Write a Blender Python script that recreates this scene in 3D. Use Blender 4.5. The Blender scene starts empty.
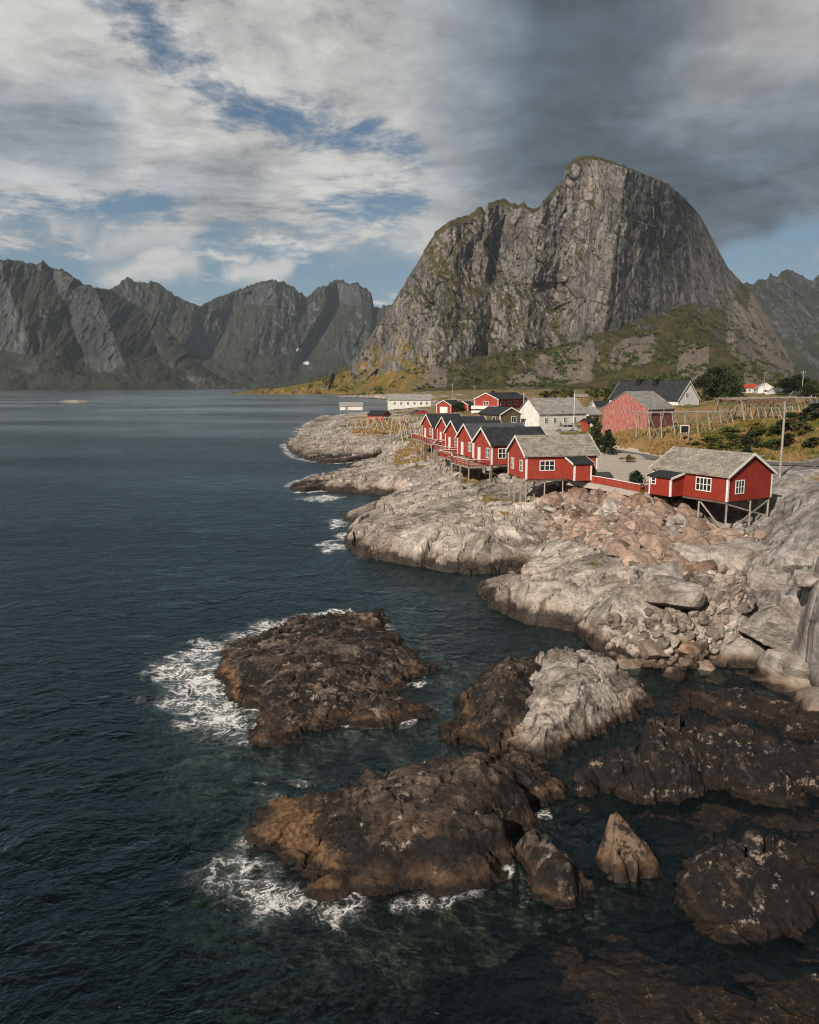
import bpy, bmesh, math, random
import numpy as np
from mathutils import Vector, Matrix
random.seed(11)
R = math.radians
scene = bpy.context.scene
COL = scene.collection
# ------------------------------------------------------------------ camera
CAM_H = 18.0; FPX = 800.0; PITCH = math.atan2(128.0, 800.0)
cam_d = bpy.data.cameras.new("camera"); cam = bpy.data.objects.new("camera", cam_d); COL.objects.link(cam)
cam.location = (0, 0, CAM_H); cam.rotation_euler = (math.pi/2 - PITCH, 0, 0)
cam_d.sensor_fit = 'VERTICAL'; cam_d.sensor_height = 24.0; cam_d.lens = FPX/1024*24.0
cam_d.clip_start = 0.5; cam_d.clip_end = 30000
scene.camera = cam
# ------------------------------------------------------------------ light and sky
SUN_AZ = (-0.55, -0.84); SUN_EL = R(34)
sun_d = bpy.data.lights.new("sun", 'SUN'); sun = bpy.data.objects.new("sun", sun_d); COL.objects.link(sun)
sv = Vector((SUN_AZ[0], SUN_AZ[1], 0)).normalized()*math.cos(SUN_EL) + Vector((0, 0, math.sin(SUN_EL)))
sun.rotation_euler = (-sv).to_track_quat('-Z', 'Y').to_euler(); sun.location = sv*500
sun_d.energy = 5.0; sun_d.angle = R(0.5); sun_d.color = (1.0, 0.90, 0.785)
SKY_STRENGTH = 0.055
scene.view_settings.view_transform = 'Standard'; scene.view_settings.look = 'None'
scene.view_settings.exposure = 0.0; scene.view_settings.gamma = 1.0
scene.view_settings.use_curve_mapping = False
scene.cycles.use_denoising = True; scene.cycles.use_adaptive_sampling = True; scene.cycles.adaptive_threshold = 0.02
scene.cycles.pixel_filter_type = 'BLACKMAN_HARRIS'; scene.cycles.filter_width = 1.1
scene.cycles.max_bounces = 6; scene.cycles.transparent_max_bounces = 8
scene.cycles.diffuse_bounces = 2; scene.cycles.glossy_bounces = 2; scene.cycles.volume_bounces = 0
scene.cycles.caustics_reflective = False; scene.cycles.caustics_refractive = False
scene.cycles.sample_clamp_indirect = 4.0

# ------------------------------------------------------------------ node helper
class NT:
    def __init__(s, tree): s.t = tree; s.n = tree.nodes; s.l = tree.links
    def _set(s, sock, v):
        if isinstance(v, bpy.types.NodeSocket): s.l.new(v, sock)
        elif v is not None:
            if isinstance(v, (tuple, list)) and sock.type == 'RGBA' and len(v) == 3: v = (*v, 1)
            sock.default_value = v
    def node(s, typ, **kw):
        n = s.n.new(typ)
        for k, v in kw.items(): setattr(n, k, v)
        return n
    def math(s, op, a, b=None, c=None, clamp=False):
        n = s.node('ShaderNodeMath', operation=op, use_clamp=clamp)
        s._set(n.inputs[0], a)
        if b is not None: s._set(n.inputs[1], b)
        if c is not None: s._set(n.inputs[2], c)
        return n.outputs[0]
    def add(s, a, b): return s.math('ADD', a, b)
    def sub(s, a, b): return s.math('SUBTRACT', a, b)
    def mul(s, a, b): return s.math('MULTIPLY', a, b)
    def mx(s, a, b): return s.math('MAXIMUM', a, b)
    def mn(s, a, b): return s.math('MINIMUM', a, b)
    def smooth(s, v, lo, hi, a=0.0, b=1.0):
        n = s.node('ShaderNodeMapRange', interpolation_type='SMOOTHSTEP')
        s._set(n.inputs[0], v); s._set(n.inputs[1], lo); s._set(n.inputs[2], hi); s._set(n.inputs[3], a); s._set(n.inputs[4], b)
        return n.outputs[0]
    def noise(s, vec, scale, detail=6, rough=0.55, dist=0.0, dim='3D'):
        n = s.node('ShaderNodeTexNoise', noise_dimensions=dim)
        s._set(n.inputs['Vector'], vec); n.inputs['Scale'].default_value = scale
        n.inputs['Detail'].default_value = detail; n.inputs['Roughness'].default_value = rough
        n.inputs['Distortion'].default_value = dist
        return n.outputs[0]
    def voro(s, vec, scale, feature='DISTANCE_TO_EDGE', rnd=1.0, out=0):
        n = s.node('ShaderNodeTexVoronoi', feature=feature)
        s._set(n.inputs['Vector'], vec); n.inputs['Scale'].default_value = scale; n.inputs['Randomness'].default_value = rnd
        return n.outputs[out]
    def mix(s, f, a, b, mode='MIX'):
        n = s.node('ShaderNodeMix', data_type='RGBA', blend_type=mode)
        s._set(n.inputs[0], f); s._set(n.inputs[6], a); s._set(n.inputs[7], b)
        return n.outputs[2]
    def vmath(s, op, a, b=None):
        n = s.node('ShaderNodeVectorMath', operation=op)
        s._set(n.inputs[0], a)
        if b is not None: s._set(n.inputs[1], b)
        return n.outputs[0]
    def scale(s, vec, sc): return s.vmath('MULTIPLY', vec, sc)
    def sep(s, v):
        n = s.node('ShaderNodeSeparateXYZ'); s._set(n.inputs[0], v); return n.outputs
    def comb(s, x, y, z):
        n = s.node('ShaderNodeCombineXYZ')
        for i, v in enumerate((x, y, z)): s._set(n.inputs[i], v)
        return n.outputs[0]
    def ramp(s, f, stops, interp='LINEAR'):
        n = s.node('ShaderNodeValToRGB'); s._set(n.inputs[0], f); cr = n.color_ramp; cr.interpolation = interp
        while len(cr.elements) < len(stops): cr.elements.new(0.5)
        for e, (p, c) in zip(cr.elements, stops): e.position = p; e.color = (*c, 1) if len(c) == 3 else c
        return n.outputs[0]
    def attr(s, name):
        n = s.node('ShaderNodeAttribute', attribute_name=name); return n.outputs['Fac']
    def bump(s, h, strength=0.5, dist=0.1, normal=None):
        n = s.node('ShaderNodeBump'); s._set(n.inputs['Height'], h)
        n.inputs['Strength'].default_value = strength; n.inputs['Distance'].default_value = dist
        if normal is not None: s._set(n.inputs['Normal'], normal)
        return n.outputs[0]
def new_mat(name):
    m = bpy.data.materials.new(name); m.use_nodes = True
    m.node_tree.nodes.clear(); nt = NT(m.node_tree)
    out = nt.node('ShaderNodeOutputMaterial')
    return m, nt, out
def bsdf(nt, out, color, rough=0.8, normal=None, spec=0.3, metal=0.0):
    b = nt.node('ShaderNodeBsdfPrincipled')
    nt._set(b.inputs['Base Color'], color); nt._set(b.inputs['Roughness'], rough)
    nt._set(b.inputs['Specular IOR Level'], spec); nt._set(b.inputs['Metallic'], metal)
    if normal is not None: nt._set(b.inputs['Normal'], normal)
    nt.l.new(b.outputs[0], out.inputs[0]); return b

# ------------------------------------------------------------------ pixel -> world point of a place seen in the photograph
SP, CP = math.sin(PITCH), math.cos(PITCH)
def ray(px, py):
    cx, cy = (px-409.5)/FPX, (512-py)/FPX
    return cx, CP+cy*SP, -SP+cy*CP
def P(px, py, z):
    dx, dy, dz = ray(px, py); t = (z-CAM_H)/dz
    return (dx*t, dy*t, z)
def PD(px, py, Y):
    dx, dy, dz = ray(px, py); t = Y/dy
    return (dx*t, Y, CAM_H+dz*t)
def AB(px, py):
    dx, dy, dz = ray(px, py); return dx/dy, dz/dy

# ------------------------------------------------------------------ world
world = bpy.data.worlds.new("World"); scene.world = world; world.use_nodes = True
W = NT(world.node_tree); W.n.clear()
def build_world():
    out = W.node('ShaderNodeOutputWorld')
    sky = W.node('ShaderNodeTexSky', sky_type='NISHITA', sun_disc=False)
    sky.sun_elevation = SUN_EL; sky.sun_rotation = math.atan2(SUN_AZ[0], SUN_AZ[1])
    sky.air_density = 1.0; sky.dust_density = 0.6; sky.ozone_density = 1.6
    skyc = W.mix(1.0, sky.outputs[0], (0.66, 0.86, 1.0), 'MULTIPLY')
    tc = W.node('ShaderNodeTexCoord'); d = tc.outputs['Generated']
    x, y, z = W.sep(d)
    yy = W.mx(y, 0.08)
    k_ = 1.0/SKY_STRENGTH      # pale moist air low in the sky
    skyc = W.mix(W.smooth(z, 0.0, 0.30, 0.85, 0.18), skyc, (0.25*k_, 0.355*k_, 0.44*k_))
    bg = W.node('ShaderNodeBackground'); W._set(bg.inputs[0], skyc); bg.inputs[1].default_value = SKY_STRENGTH
    a = W.math('DIVIDE', x, yy); b = W.math('DIVIDE', z, yy)
    zz = W.add(W.mx(z, 0.0), 0.10)
    cu = W.math('DIVIDE', x, zz); cv = W.math('DIVIDE', y, zz)
    plane = W.comb(cu, cv, 0.0)
    # warp
    wn = W.node('ShaderNodeTexNoise'); W._set(wn.inputs['Vector'], plane); wn.inputs['Scale'].default_value = 0.9; wn.inputs['Detail'].default_value = 5
    warp = W.scale(W.vmath('SUBTRACT', wn.outputs[1], (0.5, 0.5, 0.5)), (0.5, 0.5, 0.5))
    pw = W.vmath('ADD', plane, warp)
    ab = W.comb(a, b, 0.0)
    wab = W.node('ShaderNodeTexNoise'); W._set(wab.inputs['Vector'], ab); wab.inputs['Scale'].default_value = 9.0; wab.inputs['Detail'].default_value = 6; wab.inputs['Roughness'].default_value = 0.6
    wab2 = W.scale(W.vmath('SUBTRACT', wab.outputs[1], (0.5, 0.5, 0.5)), (0.10, 0.08, 0.0))
    abw = W.vmath('ADD', ab, wab2)
    aw, bw, _ = W.sep(abw)
    def seg(p, q, width, fade=1.0):   # soft band round the segment p-q, in sky tangent coordinates
        (a0, b0), (a1, b1) = AB(*p), AB(*q)
        lx, ly = a1-a0, b1-b0; L = math.hypot(lx, ly); lx /= L; ly /= L
        u = W.add(W.mul(W.sub(aw, a0), lx), W.mul(W.sub(bw, b0), ly))
        v = W.add(W.mul(W.sub(aw, a0), -ly), W.mul(W.sub(bw, b0), lx))
        uc = W.sub(u, W.mn(W.mx(u, 0.0), L))
        dd = W.math('SQRT', W.add(W.mul(uc, uc), W.mul(v, v)))
        return W.smooth(dd, 0.0, width, 1.0, 0.0)
    def half(p, q, soft):             # 1 on the left of p->q
        (a0, b0), (a1, b1) = AB(*p), AB(*q)
        lx, ly = a1-a0, b1-b0; L = math.hypot(lx, ly); lx /= L; ly /= L
        v = W.add(W.mul(W.sub(aw, a0), -ly), W.mul(W.sub(bw, b0), lx))
        return W.smooth(v, -soft, soft)
    n1 = W.noise(pw, 1.3, 9, 0.58); n2 = W.noise(pw, 4.5, 8, 0.62); n3 = W.noise(abw, 5.0, 8, 0.6)
    n5 = W.noise(pw, 13.0, 7, 0.66)
    cov = W.add(W.mul(n1, 0.40), W.add(W.mul(n2, 0.36), W.mul(n5, 0.24)))
    cov = W.add(0.5, W.mul(W.sub(cov, 0.5), 1.9))
    bias = W.smooth(b, 0.09, 0.22, -0.13, 0.22)
    cov = W.add(cov, bias)
    gap = seg((95, -5), (235, 95), 0.060); gap2 = seg((235, 95), (410, 155), 0.055); gap3 = seg((0, 214), (165, 204), 0.050)
    gap4 = seg((330, 205), (420, 205), 0.06); gap5 = seg((375, 145), (430, 165), 0.045)
    gap6 = seg((0, 262), (420, 272), 0.055)
    g = W.mx(W.mx(W.mul(gap, 0.27), W.mul(gap2, 0.24)), W.mx(W.mul(gap3, 0.30), W.mx(W.mul(gap4, 0.22), W.mul(gap5, 0.24))))
    g = W.mx(g, W.mul(gap6, 0.14))
    cov = W.add(W.sub(cov, g), W.mul(W.smooth(a, -0.01, 0.07, 0.0, 0.26), W.smooth(b, 0.11, 0.17)))
    puff = W.mx(seg((110, 272), (185, 268), 0.032), W.mx(seg((235, 275), (280, 273), 0.020), seg((215, 261), (250, 262), 0.010)))
    puff = W.mx(puff, seg((150, 262), (178, 258), 0.024))
    puff = W.mx(puff, W.mx(W.mul(seg((0, 225), (190, 245), 0.035), 0.9), W.mul(seg((330, 240), (430, 238), 0.04), 0.8)))
    puff = W.mx(puff, W.mul(seg((785, 254), (835, 250), 0.025), 0.7))
    puff = W.mul(W.mul(puff, W.smooth(n3, 0.36, 0.52)), 0.95)
    mask = W.mx(W.smooth(cov, 0.36, 0.66), puff)
    # the big dark cloud and its clear edge on the horizon side
    right = half((470, 330), (560, 0), 0.30)
    edge = half((735, 252), (845, 192), 0.016)
    right2 = W.mul(half((430, 300), (470, 0), 0.25), edge)
    clear = W.mul(half((845, 192), (735, 252), 0.012), half((640, 330), (700, 180), 0.06))
    clear = W.mul(clear, W.smooth(a, 0.28, 0.36, 1.0, 1.0))
    rmask = W.mul(half((480, 320), (600, 0), 0.22), edge)
    lowfade = W.smooth(b, 0.10, 0.17)
    mask = W.mx(mask, W.mul(W.mul(W.smooth(a, 0.02, 0.2), lowfade), edge))
    clr = W.mul(W.sub(1.0, edge), W.smooth(a, 0.2, 0.34))
    mask = W.mul(mask, W.sub(1.0, W.mul(clr, W.sub(0.96, W.mul(puff, 0.9)))))
    mask = W.mul(mask, W.smooth(b, 0.035, 0.1, 0.35, 1.0))
    # cloud brightness
    lum = W.add(W.mul(n1, 0.34), W.mul(n2, 0.26))
    lum = W.smooth(W.add(lum, W.mul(W.sub(n5, 0.5), W.smooth(a, -0.02, 0.1, 0.14, 0.02))), 0.19, 0.42, 0.33, 0.70)
    n4 = W.noise(W.scale(abw, (3.4, 4.6, 1.0)), 1.0, 6, 0.55)
    dk = W.mx(seg((575, -80), (575, 130), 0.25), seg((565, 150), (770, 215), 0.14))
    dk = W.mx(dk, W.mul(seg((640, 170), (850, 150), 0.15), 0.8))
    dk = W.mul(dk, W.smooth(n4, 0.15, 0.5, 0.7, 1.08))
    dl = W.mul(seg((-40, 118), (85, 138), 0.085), 0.62)
    dl2 = W.mul(seg((175, 180), (235, 190), 0.06), 0.35)
    lum = W.mul(lum, W.smooth(n4, 0.3, 0.75, 1.10, 0.86))
    rdim = W.smooth(a, 0.02, 0.30, 1.0, 0.80)
    lum = W.mul(lum, rdim)
    sh = W.mn(W.mx(dk, W.mx(dl, dl2)), 1.0)
    lum = W.mul(lum, W.sub(1.0, W.mul(sh, 0.70)))
    tint = W.mix(W.mn(W.mul(sh, 1.1), 1.0), (1.0, 0.985, 0.955), (0.74, 0.95, 1.16))
    lum = W.mul(lum, W.mul(W.smooth(z, 0.42, 0.75, 1.0, 0.36), W.smooth(y, -0.3, 0.25, 0.55, 1.0)))
    lum = W.add(W.mul(lum, W.sub(1.0, puff)), W.mul(puff, W.smooth(n3, 0.3, 0.62, 0.40, 0.62)))
    cc = W.vmath('MULTIPLY', tint, W.comb(lum, lum, lum))
    bgc = W.node('ShaderNodeBackground'); W._set(bgc.inputs[0], cc); bgc.inputs[1].default_value = 1.0
    ms = W.node('ShaderNodeMixShader'); W._set(ms.inputs[0], mask)
    W.l.new(bg.outputs[0], ms.inputs[1]); W.l.new(bgc.outputs[0], ms.inputs[2])
    W.l.new(ms.outputs[0], out.inputs[0])
build_world()
# ------------------------------------------------------------------ numpy noise
_rng = np.random.RandomState(5)
_perm = _rng.permutation(256); _perm = np.concatenate([_perm, _perm, _perm])
_ang = _rng.rand(256)*2*np.pi; _g2 = np.stack([np.cos(_ang), np.sin(_ang)], 1).astype(np.float32)
_g3 = _rng.normal(size=(256, 3)); _g3 /= np.linalg.norm(_g3, axis=1)[:, None]; _g3 = _g3.astype(np.float32)
def _fade(t): return t*t*t*(t*(t*6-15)+10)
def pn2(x, y):
    xi = np.floor(x).astype(np.int64); yi = np.floor(y).astype(np.int64)
    fx = (x-xi).astype(np.float32); fy = (y-yi).astype(np.float32); u = _fade(fx); v = _fade(fy)
    xi &= 255; yi &= 255
    def g(ix, iy, dx, dy):
        h = _perm[_perm[ix & 255]+(iy & 255)]; gg = _g2[h]; return gg[..., 0]*dx+gg[..., 1]*dy
    a = g(xi, yi, fx, fy); b = g(xi+1, yi, fx-1, fy); c = g(xi, yi+1, fx, fy-1); d = g(xi+1, yi+1, fx-1, fy-1)
    return ((a+(b-a)*u)*(1-v)+(c+(d-c)*u)*v)*1.4
def pn3(x, y, z):
    xi = np.floor(x).astype(np.int64); yi = np.floor(y).astype(np.int64); zi = np.floor(z).astype(np.int64)
    fx = (x-xi).astype(np.float32); fy = (y-yi).astype(np.float32); fz = (z-zi).astype(np.float32)
    u, v, w = _fade(fx), _fade(fy), _fade(fz)
    def g(i, j, k):
        h = _perm[_perm[_perm[(xi+i) & 255]+((yi+j) & 255)]+((zi+k) & 255)]; gg = _g3[h]
        return gg[..., 0]*(fx-i)+gg[..., 1]*(fy-j)+gg[..., 2]*(fz-k)
    def lx(j, k):
        a = g(0, j, k); return a+(g(1, j, k)-a)*u
    def ly(k):
        a = lx(0, k); return a+(lx(1, k)-a)*v
    a = ly(0); return (a+(ly(1)-a)*w)*1.3
def fbm2(x, y, o=5, r=0.5, l=2.03):
    s = 0; a = 1.0
    for i in range(o): s = s+a*pn2(x+17.3*i, y-9.1*i); x = x*l; y = y*l; a *= r
    return s
def rid2(x, y, o=4, r=0.5, l=2.1):
    s = 0; a = 1.0
    for i in range(o): s = s+a*(1-2*np.abs(pn2(x+31.7*i, y+11.9*i))); x = x*l; y = y*l; a *= r
    return s
def fbm3(x, y, z, o=4, r=0.5, l=2.03):
    s = 0; a = 1.0
    for i in range(o): s = s+a*pn3(x+17.3*i, y-9.1*i, z+3.3*i); x = x*l; y = y*l; z = z*l; a *= r
    return s
def worley2(x, y, seed=0):
    xi = np.floor(x).astype(np.int64); yi = np.floor(y).astype(np.int64)
    f1 = np.full(x.shape, 9.0, np.float32); f2 = f1.copy(); idv = np.zeros(x.shape, np.int64)
    for i in (-1, 0, 1):
        for j in (-1, 0, 1):
            h = _perm[_perm[(xi+i+seed) & 255]+((yi+j) & 255)]
            jx = (_perm[h+7] & 255)/255.0; jy = (_perm[h+91] & 255)/255.0
            d = np.hypot(xi+i+jx-x, yi+j+jy-y).astype(np.float32)
            n = d < f1
            f2 = np.where(n, f1, np.minimum(f2, d)); idv = np.where(n, h, idv); f1 = np.where(n, d, f1)
    return f1, f2, idv
def facet2(x, y, seed=0, tilt=0.5, step=0.5, groove=0.0, gw=0.06):
    """broken rock: every cell of a warped cell pattern is a tilted flat face at its own height; also the cell's id"""
    xi = np.floor(x).astype(np.int64); yi = np.floor(y).astype(np.int64)
    f1 = np.full(x.shape, 9.0, np.float32); f2 = f1.copy(); idv = np.zeros(x.shape, np.int64); ox = np.zeros(x.shape, np.float32); oy = ox.copy()
    for i in (-1, 0, 1):
        for j in (-1, 0, 1):
            h = _perm[_perm[(xi+i+seed) & 255]+((yi+j) & 255)]
            dx = x-(xi+i+(_perm[h+7] & 255)/255.0); dy = y-(yi+j+(_perm[h+91] & 255)/255.0)
            d = np.sqrt(dx*dx+dy*dy).astype(np.float32); n = d < f1; f2 = np.where(n, f1, np.minimum(f2, d))
            f1 = np.where(n, d, f1); idv = np.where(n, h, idv); ox = np.where(n, dx, ox); oy = np.where(n, dy, oy)
    r1 = (_perm[idv+33] & 255)/255.0; r2 = (_perm[idv+57] & 255)/127.5-1; r3 = (_perm[idv+120] & 255)/127.5-1
    g = -groove*np.exp(-((f2-f1)/gw)**2)*(0.3+0.7*((_perm[idv+201] & 255)/255.0)) if groove else 0.0
    return step*(r1-0.5)+tilt*(r2*ox+r3*oy)+g, r1, f2-f1
def sstep(v, a, b):
    t = np.clip((v-a)/(b-a), 0, 1); return t*t*(3-2*t)
def poly_sdf(x, y, poly):
    poly = np.asarray(poly, float); n = len(poly)
    d = np.full(x.shape, 1e9); inside = np.zeros(x.shape, bool)
    for i in range(n):
        ax, ay = poly[i]; bx, by = poly[(i+1) % n]
        ex, ey = bx-ax, by-ay; L2 = ex*ex+ey*ey+1e-9
        t = np.clip(((x-ax)*ex+(y-ay)*ey)/L2, 0, 1)
        d = np.minimum(d, (x-ax-t*ex)**2+(y-ay-t*ey)**2)
        c = ((ay > y) != (by > y)) & (x < (bx-ax)*(y-ay)/((by-ay) if abs(by-ay) > 1e-9 else 1e-9)+ax)
        inside ^= c
    d = np.sqrt(d); return np.where(inside, d, -d)
class RBF:
    """thin-plate-like surface through scattered heights, in a compressed depth coordinate"""
    def __init__(s, pts, lam=1e-3, scale=1.0):
        p = np.asarray(pts, float); s.sc = scale; s.xy = s.tr(p[:, 0], p[:, 1]); n = len(p)
        K = s.k(s.xy, s.xy)+lam*np.eye(n); A = np.zeros((n+3, n+3)); A[:n, :n] = K
        Q = np.c_[np.ones(n), s.xy]; A[:n, n:] = Q; A[n:, :n] = Q.T
        s.w = np.linalg.solve(A, np.r_[p[:, 2], 0, 0, 0])
    def tr(s, x, y): return np.c_[np.ravel(x), np.ravel(y)]/s.sc
    def k(s, a, b):
        r = np.sqrt(((a[:, None]-b[None])**2).sum(-1)); return r
    def __call__(s, x, y):
        q = s.tr(x, y); o = np.empty(len(q)); n = len(s.xy)
        for i in range(0, len(q), 100000):
            c = q[i:i+100000]; o[i:i+100000] = s.k(c, s.xy)@s.w[:n]+s.w[n]+c@s.w[n+1:]
        return o.reshape(np.shape(x))
# ------------------------------------------------------------------ mesh helpers
def tag(o, label=None, cat=None, group=None, kind=None):
    if label: o['label'] = label
    if cat: o['category'] = cat
    if group: o['group'] = group
    if kind: o['kind'] = kind
    return o
def link(name, me, mat=None, parent=None):
    o = bpy.data.objects.new(name, me); COL.objects.link(o)
    if mat is not None and len(me.materials) == 0: me.materials.append(mat)
    if parent is not None: o.parent = parent
    return o
def np_mesh(name, V, F, smooth=True, attrs=None):
    me = bpy.data.meshes.new(name); V = np.asarray(V, np.float32); F = np.asarray(F, np.int32); k = F.shape[1]
    me.vertices.add(len(V)); me.vertices.foreach_set('co', V.ravel())
    me.loops.add(F.size); me.loops.foreach_set('vertex_index', F.ravel())
    me.polygons.add(len(F)); me.polygons.foreach_set('loop_start', np.arange(0, F.size, k, dtype=np.int32))
    try: me.polygons.foreach_set('loop_total', np.full(len(F), k, np.int32))
    except Exception: pass
    me.polygons.foreach_set('use_smooth', np.full(len(F), smooth, bool))
    for n, v in (attrs or {}).items():
        at = me.attributes.new(n, 'FLOAT', 'POINT'); at.data.foreach_set('value', np.asarray(v, np.float32).ravel())
    me.update(calc_edges=True); me.validate(); return me
def grid_mesh(name, X, Y, Z, keep=None, attrs=None):
    nr, nc = X.shape; idx = np.arange(nr*nc).reshape(nr, nc)
    F = np.stack([idx[:-1, :-1], idx[:-1, 1:], idx[1:, 1:], idx[1:, :-1]], -1).reshape(-1, 4)
    V = np.stack([X, Y, Z], -1).reshape(-1, 3)
    if keep is not None:
        k = keep.ravel(); F = F[k[F].any(1)]
        used = np.zeros(len(V), bool); used[F.ravel()] = True; rm = np.cumsum(used)-1
        V = V[used]; F = rm[F]; attrs = {n: np.ravel(v)[used] for n, v in (attrs or {}).items()}
    return np_mesh(name, V, F, True, attrs)
def empty(name, loc=(0, 0, 0), rz=0.0):
    o = bpy.data.objects.new(name, None); COL.objects.link(o); o.location = loc; o.rotation_euler = (0, 0, rz)
    o.empty_display_size = 0.3; return o
class MB:
    """collects boxes, bars, prisms and builds ONE mesh object"""
    def __init__(s): s.v = []; s.f = []
    def add(s, vs, fs):
        b = len(s.v); s.v += [tuple(p) for p in vs]; s.f += [tuple(b+i for i in f) for f in fs]
    def box(s, x0, y0, z0, x1, y1, z1):
        s.add([(x0, y0, z0), (x1, y0, z0), (x1, y1, z0), (x0, y1, z0), (x0, y0, z1), (x1, y0, z1), (x1, y1, z1), (x0, y1, z1)],
              [(0, 3, 2, 1), (4, 5, 6, 7), (0, 1, 5, 4), (1, 2, 6, 5), (2, 3, 7, 6), (3, 0, 4, 7)])
    def prism(s, poly, axis, t0, t1):      # extrude a 2-D polygon along an axis
        n = len(poly)
        def pt(p, t): return {'x': (t, p[0], p[1]), 'y': (p[0], t, p[1]), 'z': (p[0], p[1], t)}[axis]
        vs = [pt(p, t0) for p in poly]+[pt(p, t1) for p in poly]
        s.add(vs, [tuple(range(n))[::-1], tuple(range(n, 2*n))]+[(i, (i+1) % n, n+(i+1) % n, n+i) for i in range(n)])
    def bar(s, a, b, r, n=6, r2=None):
        a = Vector(a); b = Vector(b); d = (b-a).normalized(); r2 = r if r2 is None else r2
        u = d.cross(Vector((0, 0, 1)) if abs(d.z) < 0.9 else Vector((1, 0, 0))).normalized(); w = d.cross(u)
        vs = [a+(u*math.cos(t)+w*math.sin(t))*r for t in [2*math.pi*i/n for i in range(n)]]
        vs += [b+(u*math.cos(t)+w*math.sin(t))*r2 for t in [2*math.pi*i/n for i in range(n)]]
        s.add(vs, [tuple(range(n))[::-1], tuple(range(n, 2*n))]+[(i, (i+1) % n, n+(i+1) % n, n+i) for i in range(n)])
    def beam(s, a, b, w, h, up=(0, 0, 1)):  # rectangular bar
        a = Vector(a); b = Vector(b); d = (b-a).normalized(); up = Vector(up)
        u = d.cross(up).normalized(); v = u.cross(d).normalized()
        c = [(-w/2, -h/2), (w/2, -h/2), (w/2, h/2), (-w/2, h/2)]
        s.add([a+u*p+v*q for p, q in c]+[b+u*p+v*q for p, q in c],
              [(3, 2, 1, 0), (4, 5, 6, 7), (0, 1, 5, 4), (1, 2, 6, 5), (2, 3, 7, 6), (3, 0, 4, 7)])
    def mesh(s, name, smooth=False):
        me = bpy.data.meshes.new(name); me.from_pydata(s.v, [], s.f); me.update()
        bm = bmesh.new(); bm.from_mesh(me); bmesh.ops.recalc_face_normals(bm, faces=bm.faces); bm.to_mesh(me); bm.free()
        if smooth: me.polygons.foreach_set('use_smooth', [True]*len(me.polygons))
        return me
    def build(s, name, mat, parent=None, smooth=False): return link(name, s.mesh(name, smooth), mat, parent)
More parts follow.
